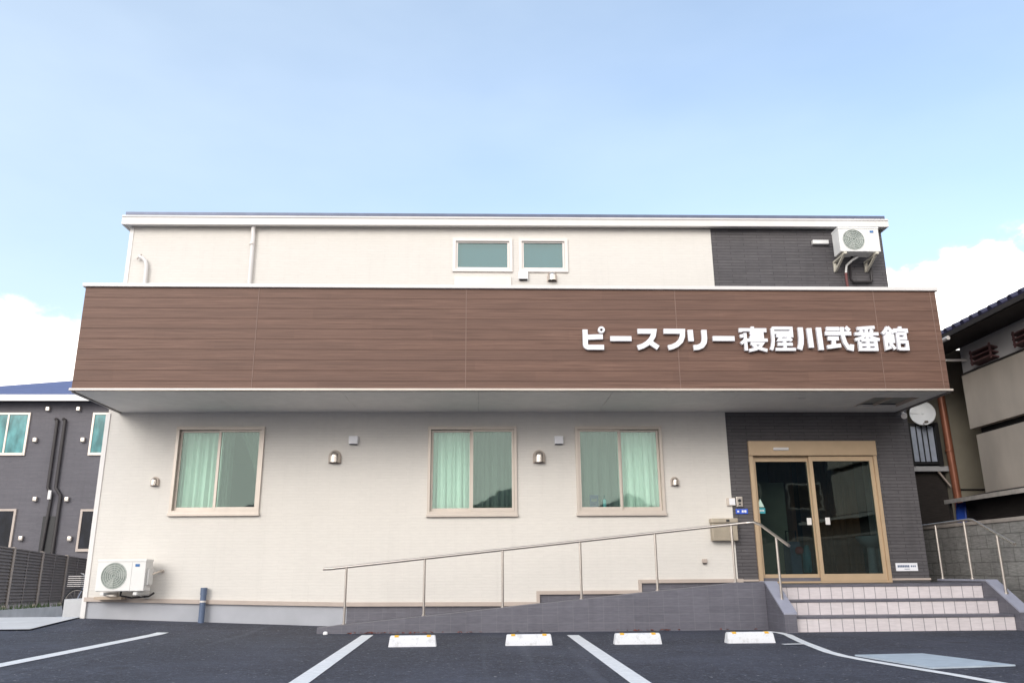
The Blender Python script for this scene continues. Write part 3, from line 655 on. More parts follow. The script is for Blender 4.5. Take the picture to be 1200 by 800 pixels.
box_vent(1.175, 2.67, .068, 'square white box vent beside the right ground floor window')
box_vent(.66, 5.34, .075, 'square white box vent under the upstairs windows')
V = empty('wall_tap_cover', (3.30, 0, .88), 'tiny beige outlet cover low on the cream wall beside the ramp rail', 'outlet')
mb = MB(); mb.box(3.265, 3.335, -.045, -.001, .85, .91, .008); mb.build('cover', M['trim'], V)
mb = MB(); mb.box(3.275, 3.325, -.04, -.004, .838, .848); mb.build('opening', M['void'], V)

# air conditioners
def ac_unit(x, z, label, wall_y=0.0):
    w_, h_, d_ = .66, .425, .25; y1 = wall_y - .17; y0 = y1 - d_
    A = empty('air_conditioner', (x + w_ / 2, wall_y, z), label, 'air conditioner', 'outdoor air conditioner units')
    mb = MB(); cx, cz, r = x + .235, z + h_ * .5 - .005, .178
    # casing as front plate with round hole + box behind
    mb.box(x, x + w_, y0 + .012, y1, z, z + h_, .012)
    seg = 40; inner = [(cx + r * math.cos(2 * math.pi * k / seg), cz + r * math.sin(2 * math.pi * k / seg)) for k in range(seg)]
    def sq(k):
        a = 2 * math.pi * k / seg; c, s_ = math.cos(a), math.sin(a); q = .235 / max(abs(c), abs(s_)); return (cx + c * q, cz + s_ * q * (.20 / .235))
    for yy in (y0, y0 + .014):
        iv = [mb.bm.verts.new((p[0], yy, p[1])) for p in inner]; ov = [mb.bm.verts.new((sq(k)[0], yy, sq(k)[1])) for k in range(seg)]
        for k in range(seg): mb.bm.faces.new((iv[k], iv[(k + 1) % seg], ov[(k + 1) % seg], ov[k]))
        if yy == y0: f0 = iv, ov
    for (L0, L1) in zip(f0, (iv, ov)):
        for k in range(seg): mb.bm.faces.new((L0[k], L0[(k + 1) % seg], L1[(k + 1) % seg], L1[k]))
    mb.box(x + .472, x + w_ - .002, y0 + .001, y0 + .013, z + .006, z + h_ - .006, .004)
    mb.box(x - .004, x + w_ + .004, y0 - .006, y1 + .01, z + h_ - .03, z + h_ + .004, .006)
    mb.build('casing', M['acwhite'], A)
    mb = MB(); mb.ring((cx, y0 + .008, cz), 'Y', .0, r, .003, 40); mb.build('fan_recess', M['acgrille'], A)
    mb = MB()
    for k in range(1, 7): mb.ring((cx, y0 - .006, cz), 'Y', r * k / 6.2 - .0035, r * k / 6.2 + .0035, .006, 36)
    for k in range(12):
        a = math.pi * k / 6; mb.tube([(cx + .03 * math.cos(a), y0 - .004, cz + .03 * math.sin(a)), (cx + r * math.cos(a), y0 - .004, cz + r * math.sin(a))], .003, 5)
    mb.build('fan_grille', plain('grille_wire', (.50, .53, .50), .5), A)
    mb = MB()
    for k in range(3):
        a0 = 2 * math.pi * k / 3
        pts = [(cx + rr * math.cos(a0 + a), y0 + .0045, cz + rr * math.sin(a0 + a)) for rr, a in ((.03, 0), (.15, -.25), (.17, .15), (.15, .55), (.03, .6))]
        mb.prism(pts, (0, .002, 0))
    mb.build('fan', plain('fan_blade', (.40, .43, .40), .5), A)
    mb = MB(); mb.box(x + .515, x + .575, y0 - .003, y0 + .0005, z + h_ - .095, z + h_ - .06, .004); mb.build('badge', M['logo'], A)
    mb = MB(); mb.box(x + w_ + .001, x + w_ + .03, y0 + .06, y1 - .02, z + .08, z + h_ - .12, .01); mb.build('valve_cover', M['acwhite'], A)
    return A, x, w_, y0, y1, z
a, x, w_, y0, y1, z = ac_unit(-5.345, .525, 'white air conditioner unit low on the cream wall at the left corner')
for xx in (x + .09, x + w_ - .12):
    mb = MB()
    mb.box(xx, xx + .05, y0 - .04, -.002, z - .05, z - .012, .004); mb.box(xx, xx + .05, -.035, -.001, z - .11, z - .05)
    mb.prism([(xx + .01, y0 + .02, z - .05), (xx + .01, y0 + .06, z - .05), (xx + .01, -.03, z - .11), (xx + .01, -.03, z - .10)], (.03, 0, 0))
    mb.build('bracket', M['acwhite'], a)
mb = MB(); mb.box(x - .10, x + .28, -.20, -.02, z - .115, z - .075, .004); mb.build('mounting_rail', plain('mount_tan', (.50, .40, .31), .5), a)
mb = MB(); mb.tube([(x + w_ + .02, y1 - .06, z + .22), (x + w_ + .05, -.12, z + .25), (x + w_ + .08, -.05, z + .262), (-4.58, -.045, .795)], .014, 10); mb.tube([(-4.60, -.06, .795), (-4.60, -.001, .795)], .022, 10); mb.build('pipe', M['steel'], a, True)
mb = MB(); mb.tube([(x + .30, y1 - .1, z), (x + .30, y1 - .12, z - .06), (x + .42, -.2, z - .09), (x + w_ - .02, -.15, z - .075), (x + w_ + .03, -.1, z - .03)], .014, 8); mb.build('drain_hose', M['darkpipe'], a, True)
a, x, w_, y0, y1, z = ac_unit(5.745, 5.645, 'white air conditioner unit on wall brackets high on the dark wall')
M['creamsteel'] = plain('cream_steel', (.66, .62, .52), .5)
for xx in (x + .04, x + w_ - .10):
    mb = MB()
    mb.box(xx, xx + .045, y0 - .03, -.002, z - .045, z - .012, .004); mb.box(xx, xx + .045, -.04, -.001, z - .20, z - .046, .004)
    mb.prism([(xx + .006, y0 + .03, z - .046), (xx + .006, y0 + .08, z - .046), (xx + .006, -.041, z - .16), (xx + .006, -.041, z - .20)], (.033, 0, 0))
    mb.build('bracket', M['creamsteel'], a)
mb = MB(); mb.box(x - .28, x - .01, -.07, -.002, z + .28, z + .35, .01); mb.build('pipe_cover', M['acwhite'], a)
mb = MB(); mb.tube([(6.02, -.22, z), (6.0, -.16, z - .08), (6.02, -.09, z - .16), (6.03, -.06, z - .34), (6.07, -.05, z - .38), (6.36, -.05, z - .38), (6.38, -.05, z - .34), (6.38, -.06, z - .12), (6.36, -.12, z - .02)], .022, 10); mb.build('pipe', M['darkpipe'], a, True)
mb = MB(); mb.tube([(6.10, -.25, z - .02), (6.02, -.2, z - .06), (5.945, -.14, z - .13), (5.93, -.12, z - .25)], .018, 10); mb.build('drain_hose', M['acwhite'], a, True)
mb = MB(); mb.tube([(5.93, -.12, z - .25), (5.93, -.11, z - .36), (5.94, -.10, z - .50)], .022, 10); mb.build('hose_end', M['red_pipe'], a, True)

# pipes
D = empty('downpipe', (-3.71, 0, 4.8), 'white rain downpipe on upper cream wall behind the balcony band', 'pipe')
mb = MB(); mb.tube([(-3.71, -.06, 6.20), (-3.71, -.055, 6.1), (-3.705, -.05, 5.98), (-3.70, -.05, 4.7)], .035, 12); mb.build('pipe_run', M['white'], D, True)
mb = MB(); mb.tube([(-3.71, -.06, 5.88), (-3.71, -.06, 5.84)], .045, 12); mb.box(-3.74, -3.68, -.05, -.001, 5.84, 5.87); mb.build('clip', M['frame_white'], D)
D = empty('conduit', (-5.33, 0, 4.8), 'short cream conduit bent at the top near the upper left corner', 'pipe')
mb = MB(); mb.tube([(-5.48, -.05, 5.63), (-5.42, -.05, 5.60), (-5.37, -.05, 5.55), (-5.345, -.05, 5.47), (-5.33, -.05, 4.7)], .03, 12); mb.build('pipe_run', M['white'], D, True)
mb = MB(); mb.tube([(-5.505, -.05, 5.585), (-5.44, -.05, 5.665)], .012, 8); mb.build('clip', M['trim'], D)
D = empty('standpipe', (-3.96, -.08, .1), 'blue grey plastic pipe standing against the wall base', 'pipe')
mb = MB(); mb.tube([(-3.965, -.075, .0), (-3.965, -.075, .52)], .042, 14); mb.build('pipe_run', M['pvc'], D, True)
mb = MB(); mb.tube([(-3.965, -.075, .36), (-3.965, -.075, .385)], .046, 14); mb.build('band', M['frame_white'], D, True)
mb = MB(); mb.tube([(-3.965, -.075, .46), (-3.965, -.075, .56)], .047, 14); mb.build('cap', M['pvc'], D, True)

# entrance fittings
L_ = empty('letterbox', (3.60, 0, 1.3), 'beige metal letterbox with slot at the corner of the cream wall', 'letterbox')
mb = MB(); mb.box(3.42, 3.80, -.13, -.001, 1.165, 1.42, .01); mb.build('body', plain('letterbox_beige', (.40, .345, .27), .4, .2), L_)
mb = MB(); mb.box(3.41, 3.81, -.15, -.001, 1.424, 1.49, .012); mb.build('flap', plain('letterbox_lid', (.46, .40, .32), .4, .2), L_)
mb = MB(); mb.box(3.63, 3.68, -.158, -.151, 1.44, 1.47, .003); mb.build('lock', M['black'], L_)
I_ = empty('intercom', (3.89, 0, 1.74), 'grey door intercom with dark speaker on the dark wall', 'intercom')
mb = MB(); mb.box(3.845, 3.945, -.03, -.001, 1.66, 1.815, .01); mb.build('body', M['steel'], I_)
mb = MB(); mb.tube([(3.895, -.034, 1.755), (3.895, -.029, 1.755)], .026, 20); mb.box(3.88, 3.91, -.033, -.029, 1.69, 1.715); mb.build('camera_lens', M['black'], I_)
K_ = empty('switch_box', (3.77, 0, 1.74), 'small white square switch box left of the door intercom', 'switch box')
mb = MB(); mb.box(3.70, 3.83, -.035, -.001, 1.68, 1.80, .008); mb.build('cover', M['frame'], K_)
mb = MB(); mb.box(3.735, 3.825, -.042, -.034, 1.69, 1.79, .004); mb.build('plate', M['letter'], K_)
N_ = empty('number_plate', (3.92, 0, 1.60), 'small blue plate with white marks under the intercom', 'sign')
mb = MB(); mb.box(3.83, 4.015, -.012, -.001, 1.56, 1.635, .003); mb.build('plate', M['blue'], N_)
mb = MB(); mb.box(3.85, 3.88, -.0145, -.0125, 1.585, 1.61); mb.box(3.92, 3.95, -.0145, -.0125, 1.58, 1.615); mb.box(3.958, 3.99, -.0145, -.0125, 1.58, 1.615); mb.build('marks', M['letter'], N_)
P_ = empty('notice_plate', (6.33, 0, .77), 'white notice plate low on the dark wall right of the door', 'sign')
mb = MB(); mb.box(6.175, 6.505, -.015, -.001, .715, .83, .003); mb.build('plate', M['letter'], P_)
mb = MB()
for k in range(7): mb.box(6.20 + k * .026, 6.221 + k * .026, -.018, -.0155, .768, .80)
for k in range(3): mb.box(6.40 + k * .028, 6.418 + k * .028, -.018, -.0155, .772, .796)
mb.box(6.30, 6.38, -.018, -.0155, .74, .748); mb.build('print', M['pvc'], P_)
C_ = empty('security_camera', (6.58, -.05, 3.08), 'small pale security camera under the right end of the balcony', 'camera')
mb = MB(); mb.tube([(6.56, -.10, 3.10), (6.56, -.10, 3.05)], .02, 10); mb.build('mount', M['white'], C_, True)
mb = MB(); mb.tube([(6.52, -.20, 3.015), (6.61, -.04, 3.06)], [.045, .04], 14); mb.build('housing', M['frame_white'], C_, True)

# curtains and things seen through the glass ------------------------------------
def curtain(x0, x1, z0, z1, label, y=.195, folds=9, amp=.046, right_edge=None, left_edge=None):
    mb = MB(); ph = random.random() * 6
    def fn(u, v):
        a = x0 if left_edge is None else left_edge(v); b = x1 if right_edge is None else right_edge(v)
        x = a + (b - a) * u
        f = amp * (math.sin(u * folds * 2 * math.pi + ph) + .45 * math.sin(u * folds * 3.3 * math.pi + 2 * ph) + .3 * math.sin(u * folds * 1.1 * math.pi + v))
        return (x, y + f * (.55 + .45 * (1 - v)), z0 + (z1 - z0) * v)
    mb.grid(fn, 120, 12)
    o = mb.build('curtain', M['curtain'], None, True, loc=((x0 + x1) / 2, y, z0))
    sm = o.modifiers.new('thickness', 'SOLIDIFY'); sm.thickness = .004
    return tag(o, label, 'curtain', 'curtains behind the ground floor windows')
curtain(-4.58, -3.90, 1.5, 2.92, 'pale curtain hanging straight behind the left pane of the left window')
curtain(-3.93, -3.80, 1.5, 2.92, 'narrow gathered curtain beside the middle bar of the left window', folds=2)
curtain(-3.80, -3.28, 1.5, 2.92, 'curtain swept aside to the right in the left window', folds=5, left_edge=lambda v: -3.34 - .40 * max(0, (v - .1) / .9) ** 1.6)
curtain(-.80, -.14, 1.5, 2.92, 'bright curtain behind the left pane of the middle window', folds=8)
curtain(-.14, .52, 1.5, 2.92, 'shaded curtain behind the right pane of the middle window', folds=9)
curtain(1.45, 2.10, 1.5, 2.92, 'shaded curtain behind the left pane of the right window, behind a blue box', folds=7)
curtain(2.10, 2.75, 1.5, 2.92, 'bright curtain behind the right pane of the right window', folds=8)
mb = MB(); mb.box(1.635, 1.77, .082, .112, 1.62, 1.86, .01); o = mb.build('blue_box', M['blue'], None, loc=(1.70, .097, 1.62)); tag(o, 'dark blue box on the sill inside the right ground floor window', 'box')
WL['blue_box'] = Vector((1.70, .097, 1.62))
mb = MB(); mb.box(1.66, 1.745, .079, .0815, 1.76, 1.80); mb.build('pale_mark', M['plate'], o)
mb = MB(); mb.tube([(1.86, .10, 1.62), (1.86, .10, 1.78), (1.86, .10, 1.81), (1.86, .10, 1.86)], [.035, .035, .016, .014], 14); tag(mb.build('bottle', M['teal'], None, True, loc=(1.86, .10, 1.62)), 'small teal bottle beside the blue box inside the right window', 'bottle')

# entrance hall
E = empty('wooden_cabinet', (5.8, 1.8, .53), 'tall brown wooden cabinet inside the entrance behind the glass', 'cabinet')
mb = MB(); mb.box(5.52, 6.27, 1.2, 1.8, .531, 2.55, .01); mb.build('carcass', M['brownwood'], E)
for k in range(3):
    mb = MB(); mb.box(5.54 + k * .24, 5.77 + k * .24, 1.175, 1.198, .58, 2.5, .005); mb.build('cabinet_door', M['brownwood'], E)
mb = MB(); mb.box(5.0, 5.40, 1.7, 1.78, .531, 2.7); tag(mb.build('dark_screen', M['brownwood'], None, loc=(5.2, 1.7, .531)), 'dark folding screen left of the wooden cabinet inside the entrance', 'screen')
mb = MB(); mb.box(6.30, 6.50, .75, .95, .531, 2.98, .01); tag(mb.build('white_pillar', M['ceramic'], None, loc=(6.4, .85, .531)), 'white pillar inside the entrance behind the right door leaf', 'pillar')
K = empty('wash_basin', (6.18, .7, .53), 'white pedestal wash basin seen through the right door leaf', 'basin')
mb = MB(); mb.tube([(6.18, .70, 1.08), (6.18, .70, 1.14), (6.18, .70, 1.22), (6.18, .70, 1.25)], [.08, .17, .22, .225], 24); mb.build('bowl', M['ceramic'], K, True)
mb = MB(); mb.tube([(6.18, .72, .531), (6.18, .72, 1.1)], [.08, .06], 16); mb.build('pedestal', M['ceramic'], K, True)
mb = MB(); mb.box(4.35, 5.05, 1.2, 1.26, .531, 2.15); tag(mb.build('olive_partition', M['roomolive'], None, loc=(4.5, 2.4, .531)), 'olive partition panel inside behind the left door leaf', 'partition')
T = empty('trolley', (5.08, 1.0, .53), 'blue grey trolley with a red bag inside the left door leaf', 'trolley')
mb = MB(); mb.box(4.92, 5.10, .85, 1.15, .62, 1.18, .02)
mb.build('body', M['bluegrey'], T)
mb = MB(); mb.tube([(4.93, 1.0, 1.18), (4.93, 1.0, 1.35), (5.09, 1.0, 1.35), (5.09, 1.0, 1.18)], .012, 8); mb.build('handle', M['black'], T, True)
for xx in (4.94, 5.08):
    mb = MB(); mb.tube([(xx - .012, .9, .575), (xx + .012, .9, .575)], .043, 14); mb.build('wheel', M['rubber'], T, True)
mb = MB(); mb.tube([(5.05, .80, .98), (5.05, .80, 1.0), (5.05, .80, 1.06), (5.05, .80, 1.10)], [.03, .06, .065, .03], 14); tag(mb.build('red_bag', M['red'], None, True, loc=(5.05, .8, .98)), 'small red bag hung in front of the blue grey trolley', 'bag')
mb = MB(); mb.tube([(5.15, .78, .70), (5.15, .78, .74), (5.16, .78, 1.0), (5.17, .78, 1.12)], [.05, .07, .065, .03], 14); tag(mb.build('teal_bag', M['teal'], None, True, loc=(5.15, .78, .70)), 'teal bag standing right of the red bag behind the door glass', 'bag')

# ------------------------------------------------------------------ wheel stops
def wheel_stop(x0, x1, yf, label):
    W = empty('wheel_stop', ((x0 + x1) / 2, yf, -.01), label, 'wheel stop', 'white concrete wheel stops in the parking bays')
    mb = MB(); z0 = zg((x0 + x1) / 2, yf) - .012
    pts = [(0, z0), (.018, z0 + .105), (.035, z0 + .122), (.105, z0 + .122), (.125, z0 + .105), (.145, z0)]
    a = [mb.bm.verts.new((x0, yf + p[0], p[1])) for p in pts]; b = [mb.bm.verts.new((x1, yf + p[0], p[1])) for p in pts]
    for v in (a[1:5]): v.co.x += .016
    for v in (b[1:5]): v.co.x -= .016
    n = len(pts); mb.bm.faces.new(a); mb.bm.faces.new(b[::-1])
    for i in range(n): mb.bm.faces.new((a[i], b[i], b[(i + 1) % n], a[(i + 1) % n]))
    bmesh.ops.recalc_face_normals(mb.bm, faces=mb.bm.faces)
    bmesh.ops.bevel(mb.bm, geom=list(mb.bm.edges), offset=.006, segments=2, affect='EDGES')
    mb.build('body', M['stop'], W, True)
    for xx in (x0 + .085, x1 - .085):
        mb = MB(); pr = [(.020, z0 + .108), (.033, z0 + .126), (.080, z0 + .126), (.080, z0 + .115), (.036, z0 + .115), (.026, z0 + .105)]
        mb.prism([(xx - .022, yf + p[0], p[1]) for p in pr], (.044, 0, 0)); mb.build('reflector', M['yellow'], W)
for x0, x1, l in ((-.985, -.475, 'leftmost white wheel stop, right of the slanted second parking line'), (.255, .76, 'second wheel stop from the left, just left of the third parking line'), (1.425, 1.935, 'second wheel stop from the right, just right of the third parking line'), (2.64, 3.165, 'rightmost wheel stop, nearest the entrance steps and the curved line')):
    wheel_stop(x0, x1, -3.20, l)
tag(MB().box(-2.02, -1.96, -1.32, -1.27, -.02, .03, .02).build('pebble', M['paint'], None, loc=(-2.0, -1.3, 0)), 'small white stone at the low end of the ramp', 'stone')
mb = MB()
for k in range(70):
    x = random.choice((random.uniform(-1.9, -.6), random.uniform(-1.9, .0), random.uniform(1.9, 2.6), random.uniform(-2, 3.7)))
    y = -1.225 - abs(random.gauss(0, .05)); z = zg(x, y) + .006; s_ = random.uniform(.012, .03); a = random.uniform(0, 6.28)
    p = [Vector((x + s_ * math.cos(a + q), y + s_ * .7 * math.sin(a + q), z + random.uniform(0, .02))) for q in (0, 1.6, 3.1, 4.7)]
    mb.prism(p, (0, 0, .002))
tag(mb.build('fallen_leaves', M['leaf']), 'reddish dry leaf litter along the foot of the ramp', 'leaf litter', kind='stuff')

# ------------------------------------------------------------------ left: neighbour house, fence, bicycle
HY = 16.0
LH = empty('grey_house', (-16, HY, 0), 'dark grey two storey house with a blue hipped roof, left of the main building', 'house')
mb = MB(); mb.box(-20.0, -7.5, HY, HY + 9, -.5, 6.55); mb.build('wall', M['neigh'], LH)
mb = MB(); e0, e1, ya, yb, zt = -20.5, -7.0, HY - .45, HY + 9.5, 6.70
rv = [(e0, ya, zt), (e1, ya, zt), (e1, yb, zt), (e0, yb, zt), (e0 + 4.9, (ya + yb) / 2, zt + 1.75), (e1 - 4.9, (ya + yb) / 2, zt + 1.75)]
V = [mb.bm.verts.new(p) for p in rv]
for fidx in ((0, 1, 5, 4), (1, 2, 5), (2, 3, 4, 5), (3, 0, 4), (3, 2, 1, 0)): mb.bm.faces.new([V[i] for i in fidx])
rf = mb.build('roof', M['roofblue'], LH)
mb = MB(); mb.box(e0 - .02, e1 + .02, ya - .03, ya + .0, zt - .20, zt + .02); mb.box(e1, e1 + .03, ya, yb, zt - .2, zt + .02); mb.box(e0 - .03, e0, ya, yb, zt - .2, zt + .02); mb.build('fascia', M['white'], rf)
mb = MB(); mb.box(e0, e1, ya + .001, HY - .001, zt - .10, zt - .06); mb.build('eaves_board', M['fence'], rf)
def hwin(x0, x1, z0, z1, mid, dark):
    f = MB(); W = .07; y = HY
    f.box(x0, x0 + W, y - .06, y + .0, z0, z1); f.box(x1 - W, x1, y - .06, y + .0, z0, z1); f.box(x0 + W, x1 - W, y - .06, y, z1 - W, z1 - .001); f.box(x0 + W, x1 - W, y - .07, y, z0 + .001, z0 + .09)
    if mid: f.box((x0 + x1) / 2 - .03, (x0 + x1) / 2 + .03, y - .055, y - .005, z0 + .09, z1 - W)
    o = f.build('window', M['trim'] if dark else M['frame'], LH)
    mb = MB(); mb.box(x0 + W - .01, x1 - W + .01, y - .03, y - .02, z0 + .08, z1 - W + .01); mb.build('pane', M['nightglass'] if dark else M['tealpane'], o)
def paneglass(name, col, rough):
    mt, t, b, o = newmat(name); b.inputs['Base Color'].default_value = c4(col); b.inputs['Roughness'].default_value = rough
    b.inputs['Specular IOR Level'].default_value = 0.25
    f = ramp(t, noise(t, 2.5, 3, .5, (1.2, 1.2, .6)), .35, .65, 0, 1); t.links.new(mixc(t, f, tuple(c * .6 for c in col), tuple(c * 1.4 for c in col)), b.inputs['Base Color']); return mt
M['tealpane'] = paneglass('teal_curtained_pane', (.10, .28, .29), .12); M['nightglass'] = paneglass('dark_pane', (.012, .014, .022), .08)
hwin(-17.05, -15.60, 4.69, 6.17, True, False); hwin(-13.48, -12.0, 4.69, 6.17, True, False); hwin(-17.05, -15.58, 1.30, 2.90, False, True); hwin(-13.46, -12.0, 1.50, 2.88, False, True)
mb = MB(); mb.box(-14.68, -14.2, HY - .03, HY - .001, .9, 2.66, .01); mb.build('louvre_door', M['black'], LH)
for n_, ((xa, za), lab) in enumerate((((-15.03, 6.29), 'upper left'), ((-13.99, 6.29), 'upper right'), ((-15.31, 5.21), ''), ((-13.70, 5.21), ''), ((-15.01, 3.21), ''), ((-13.96, 3.20), ''), ((-15.28, 1.93), ''), ((-13.69, 1.91), ''))):
    mb = MB(); mb.box(xa - .07, xa + .07, HY - .12, HY - .001, za - .08, za + .09, .03, 3); mb.build('vent_cap', M['steel'], LH, True)
for pts in ([(-14.65, HY - .07, 5.90), (-14.64, HY - .07, 3.60), (-14.48, HY - .07, 3.33), (-14.58, HY - .07, .8)], [(-14.39, HY - .07, 5.90), (-14.38, HY - .07, 3.60), (-14.18, HY - .07, 3.33), (-14.19, HY - .07, .8)]):
    mb = MB(); mb.tube(pts, .055, 10); mb.tube([(pts[0][0], HY - .07, 5.9), (pts[0][0] - .09, HY - .02, 5.95)], .05, 8); mb.build('drainpipe', M['darkpipe'], LH, True)
mb = MB(); mb.box(-14.55, -14.45, HY - .2, HY - .13, 3.2, 3.5, .01); mb.build('meter_box', M['white'], LH)

FN = empty('louvre_fence', (-11.5, 8, 0), 'brown louvred fence panels on a low concrete kerb beside the alley', 'fence')
A0, A1 = Vector((-10.62, 1.4)), Vector((-12.30, 14.4))
def fz(y): return zg(-8, y) + .0
nb = 7; dv = (A1 - A0) / nb
for i in range(nb + 1):
    p = A0 + dv * i; zb_ = -.02 - .014 * (p.y - 8) ; zt_ = 1.42 - .03 * (p.y - 8)
    mb = MB(); mb.box(p.x - .045, p.x + .045, p.y - .045, p.y + .045, zb_, zt_ + .03, .004); mb.build('post', M['fencepost'], FN)
    if i == nb: break
    q = p + dv; zbq = -.02 - .014 * (q.y - 8); ztq = 1.42 - .03 * (q.y - 8); d2 = dv.normalized(); nrm = Vector((d2.y, -d2.x))
    mb = MB(); nsl = 17
    for k in range(nsl):
        t0 = (k + .1) / nsl; t1 = (k + .98) / nsl
        pa, pb = p + d2 * .04, q - d2 * .04
        za0, za1 = zb_ + .08 + (zt_ - zb_ - .1) * t0, zb_ + .08 + (zt_ - zb_ - .1) * t1; zb0, zb1 = zbq + .08 + (ztq - zbq - .1) * t0, zbq + .08 + (ztq - zbq - .1) * t1
        n3 = nrm * .02
        mb.prism([(pa.x + n3.x, pa.y + n3.y, za0), (pb.x + n3.x, pb.y + n3.y, zb0), (pb.x - n3.x, pb.y - n3.y, zb1), (pa.x - n3.x, pa.y - n3.y, za1)], (nrm.x * .008, nrm.y * .008, .0))
    n4 = nrm * -.012; mb.prism([(p.x + n4.x, p.y + n4.y, zb_ + .09), (q.x + n4.x, q.y + n4.y, zbq + .09), (q.x + n4.x, q.y + n4.y, ztq - .02), (p.x + n4.x, p.y + n4.y, zt_ - .02)], (nrm.x * -.006, nrm.y * -.006, 0))
    mid = (p + q) / 2; mb.box(mid.x - .02, mid.x + .02, mid.y - .02, mid.y + .02, (zb_ + zbq) / 2 + .05, (zt_ + ztq) / 2)
    mb.prism([(p.x - .03, p.y, zt_ - .02), (p.x + .03, p.y, zt_ - .02), (p.x + .03, p.y, zt_ + .01), (p.x - .03, p.y, zt_ + .01)], (dv.x, dv.y, ztq - zt_))
    mb.build('louvre_panel', M['fence'], FN)
mb = MB()
pz = lambda y: -.03 - .014 * (y - 8)
mb.prism([(A0.x - .1, A0.y, -.8), (A0.x + .12, A0.y, -.8), (A0.x + .12, A0.y, pz(A0.y)), (A0.x - .1, A0.y, pz(A0.y))], (A1.x - A0.x, A1.y - A0.y, pz(A1.y) - pz(A0.y)))
mb.build('kerb', M['conc'], FN)
mb = MB()
for k in range(420):
    t = random.random(); p = A0.lerp(A1, t) + Vector((random.uniform(.02, .13), 0)); z = pz(p.y)
    h = random.uniform(.05, .2); a = random.uniform(0, 6.28); dx, dy = math.cos(a) * .015, math.sin(a) * .015
    mb.poly([(p.x - dx, p.y - dy, z), (p.x + dx, p.y + dy, z), (p.x + dx * 2 + random.uniform(-.05, .05), p.y + random.uniform(-.05, .05), z + h)])
tag(mb.build('weeds', M['weed']), 'thin green weeds growing along the foot of the fence', 'weeds', kind='stuff')
mb = MB(); mb.box(-6.16, XL - .035, .45, 1.3, -.2, .405, .01); tag(mb.build('concrete_block', M['conc'], None, loc=(-5.9, .6, 0)), 'low concrete block beside the left corner of the main building', 'block')

# bicycle behind the corner
bx, by = -9.33, 8.6
bz = zg(bx, by) + .02
BK = empty('bicycle', (bx, by, bz), 'bicycle parked in the alley behind the left corner of the building', 'bicycle')
th = R(240); ux, uy = math.cos(th), math.sin(th)
def bp(s_, t, z): return (bx + ux * s_ - uy * t, by + uy * s_ + ux * t, bz + z)
for s0 in (-.52, .52):
    mb = MB(); P = [bp(s0 + .31 * math.cos(2 * math.pi * k / 28), 0, .33 + .31 * math.sin(2 * math.pi * k / 28)) for k in range(29)]; mb.tube(P, .02, 8, False); wl = mb.build('wheel', M['rubber'], BK, True)
    mb = MB(); P = [bp(s0 + .285 * math.cos(2 * math.pi * k / 28), 0, .33 + .285 * math.sin(2 * math.pi * k / 28)) for k in range(29)]; mb.tube(P, .008, 6, False)
    for k in range(14):
        a = 2 * math.pi * k / 14; mb.tube([bp(s0, 0, .33), bp(s0 + .28 * math.cos(a), 0, .33 + .28 * math.sin(a))], .002, 4)
    mb.build('rim', M['steel'], wl, True)
mb = MB()
for a, b in (((-.52, .33), (-.08, .30)), ((-.52, .33), (-.15, .72)), ((-.08, .30), (-.18, .85)), ((-.08, .30), (.36, .70)), ((.36, .60), (.36, .92)), ((.36, .70), (.52, .33)), ((-.15, .62), (.36, .66))):
    mb.tube([bp(a[0], 0, a[1]), bp(b[0], 0, b[1])], .016, 8)
mb.build('frame', M['bikepaint'], BK, True)
mb = MB(); mb.tube([bp(.20, -.28, .98), bp(.30, -.24, 1.0), bp(.36, 0, .95), bp(.30, .24, 1.0), bp(.20, .28, .98)], .013, 8); mb.build('handlebar', M['steel'], BK, True)
mb = MB(); mb.tube([bp(-.34, 0, .87), bp(-.22, 0, .89), bp(-.06, 0, .88)], [.09, .07, .03], 12); mb.build('saddle', M['rubber'], BK, True)
mb = MB(); c = bp(.55, 0, .82)
for k in range(6): mb.box(c[0] - .15, c[0] + .15, c[1] - .14, c[1] + .14, c[2] - .12 + k * .045, c[2] - .105 + k * .045)
mb.build('basket', M['frame_white'], BK)

# ------------------------------------------------------------------ right: old house, block wall
RH = empty('old_house', (9.2, 0, 0), 'old grey rendered house with dark tiled eaves, right of the main building', 'house')
WX = 9.2
mb = MB(); mb.box(WX, 16, -9.0, 2.50, 3.27, 4.30); mb.build('upper_wall', M['housewall'], RH)
mb = MB(); mb.box(WX + .03, 16, -9.0, 2.48, 4.33, 5.13); mb.build('upper_wall', M['housepale'], RH)
mb = MB(); mb.box(WX - .02, 15.9, -9.0, 2.515, 4.302, 4.328); mb.build('ledge', M['darkwood'], RH)
mb = MB(); mb.box(WX + .06, 15.9, -9.0, 2.44, -.3, 3.15); mb.build('lower_wall', M['housewall'], RH)
mb = MB(); mb.box(WX + .12, 15.9, -9.0, 2.36, 3.152, 3.268); mb.build('recess', M['void'], RH)  # set-back strip coloured near black to paint in the shadow
mb = MB(); mb.box(9.55, 15.9, 4.0, 12.0, -.3, 5.22); mb.box(10.4, 15.9, 2.6, 3.99, -.3, 5.5); mb.build('rear_wall', M['housewall2'], RH)
mb = MB(); mb.box(9.7, 12.0, 3.975, 3.998, 2.27, 2.30); mb.build('ledge', M['darkwood'], RH)
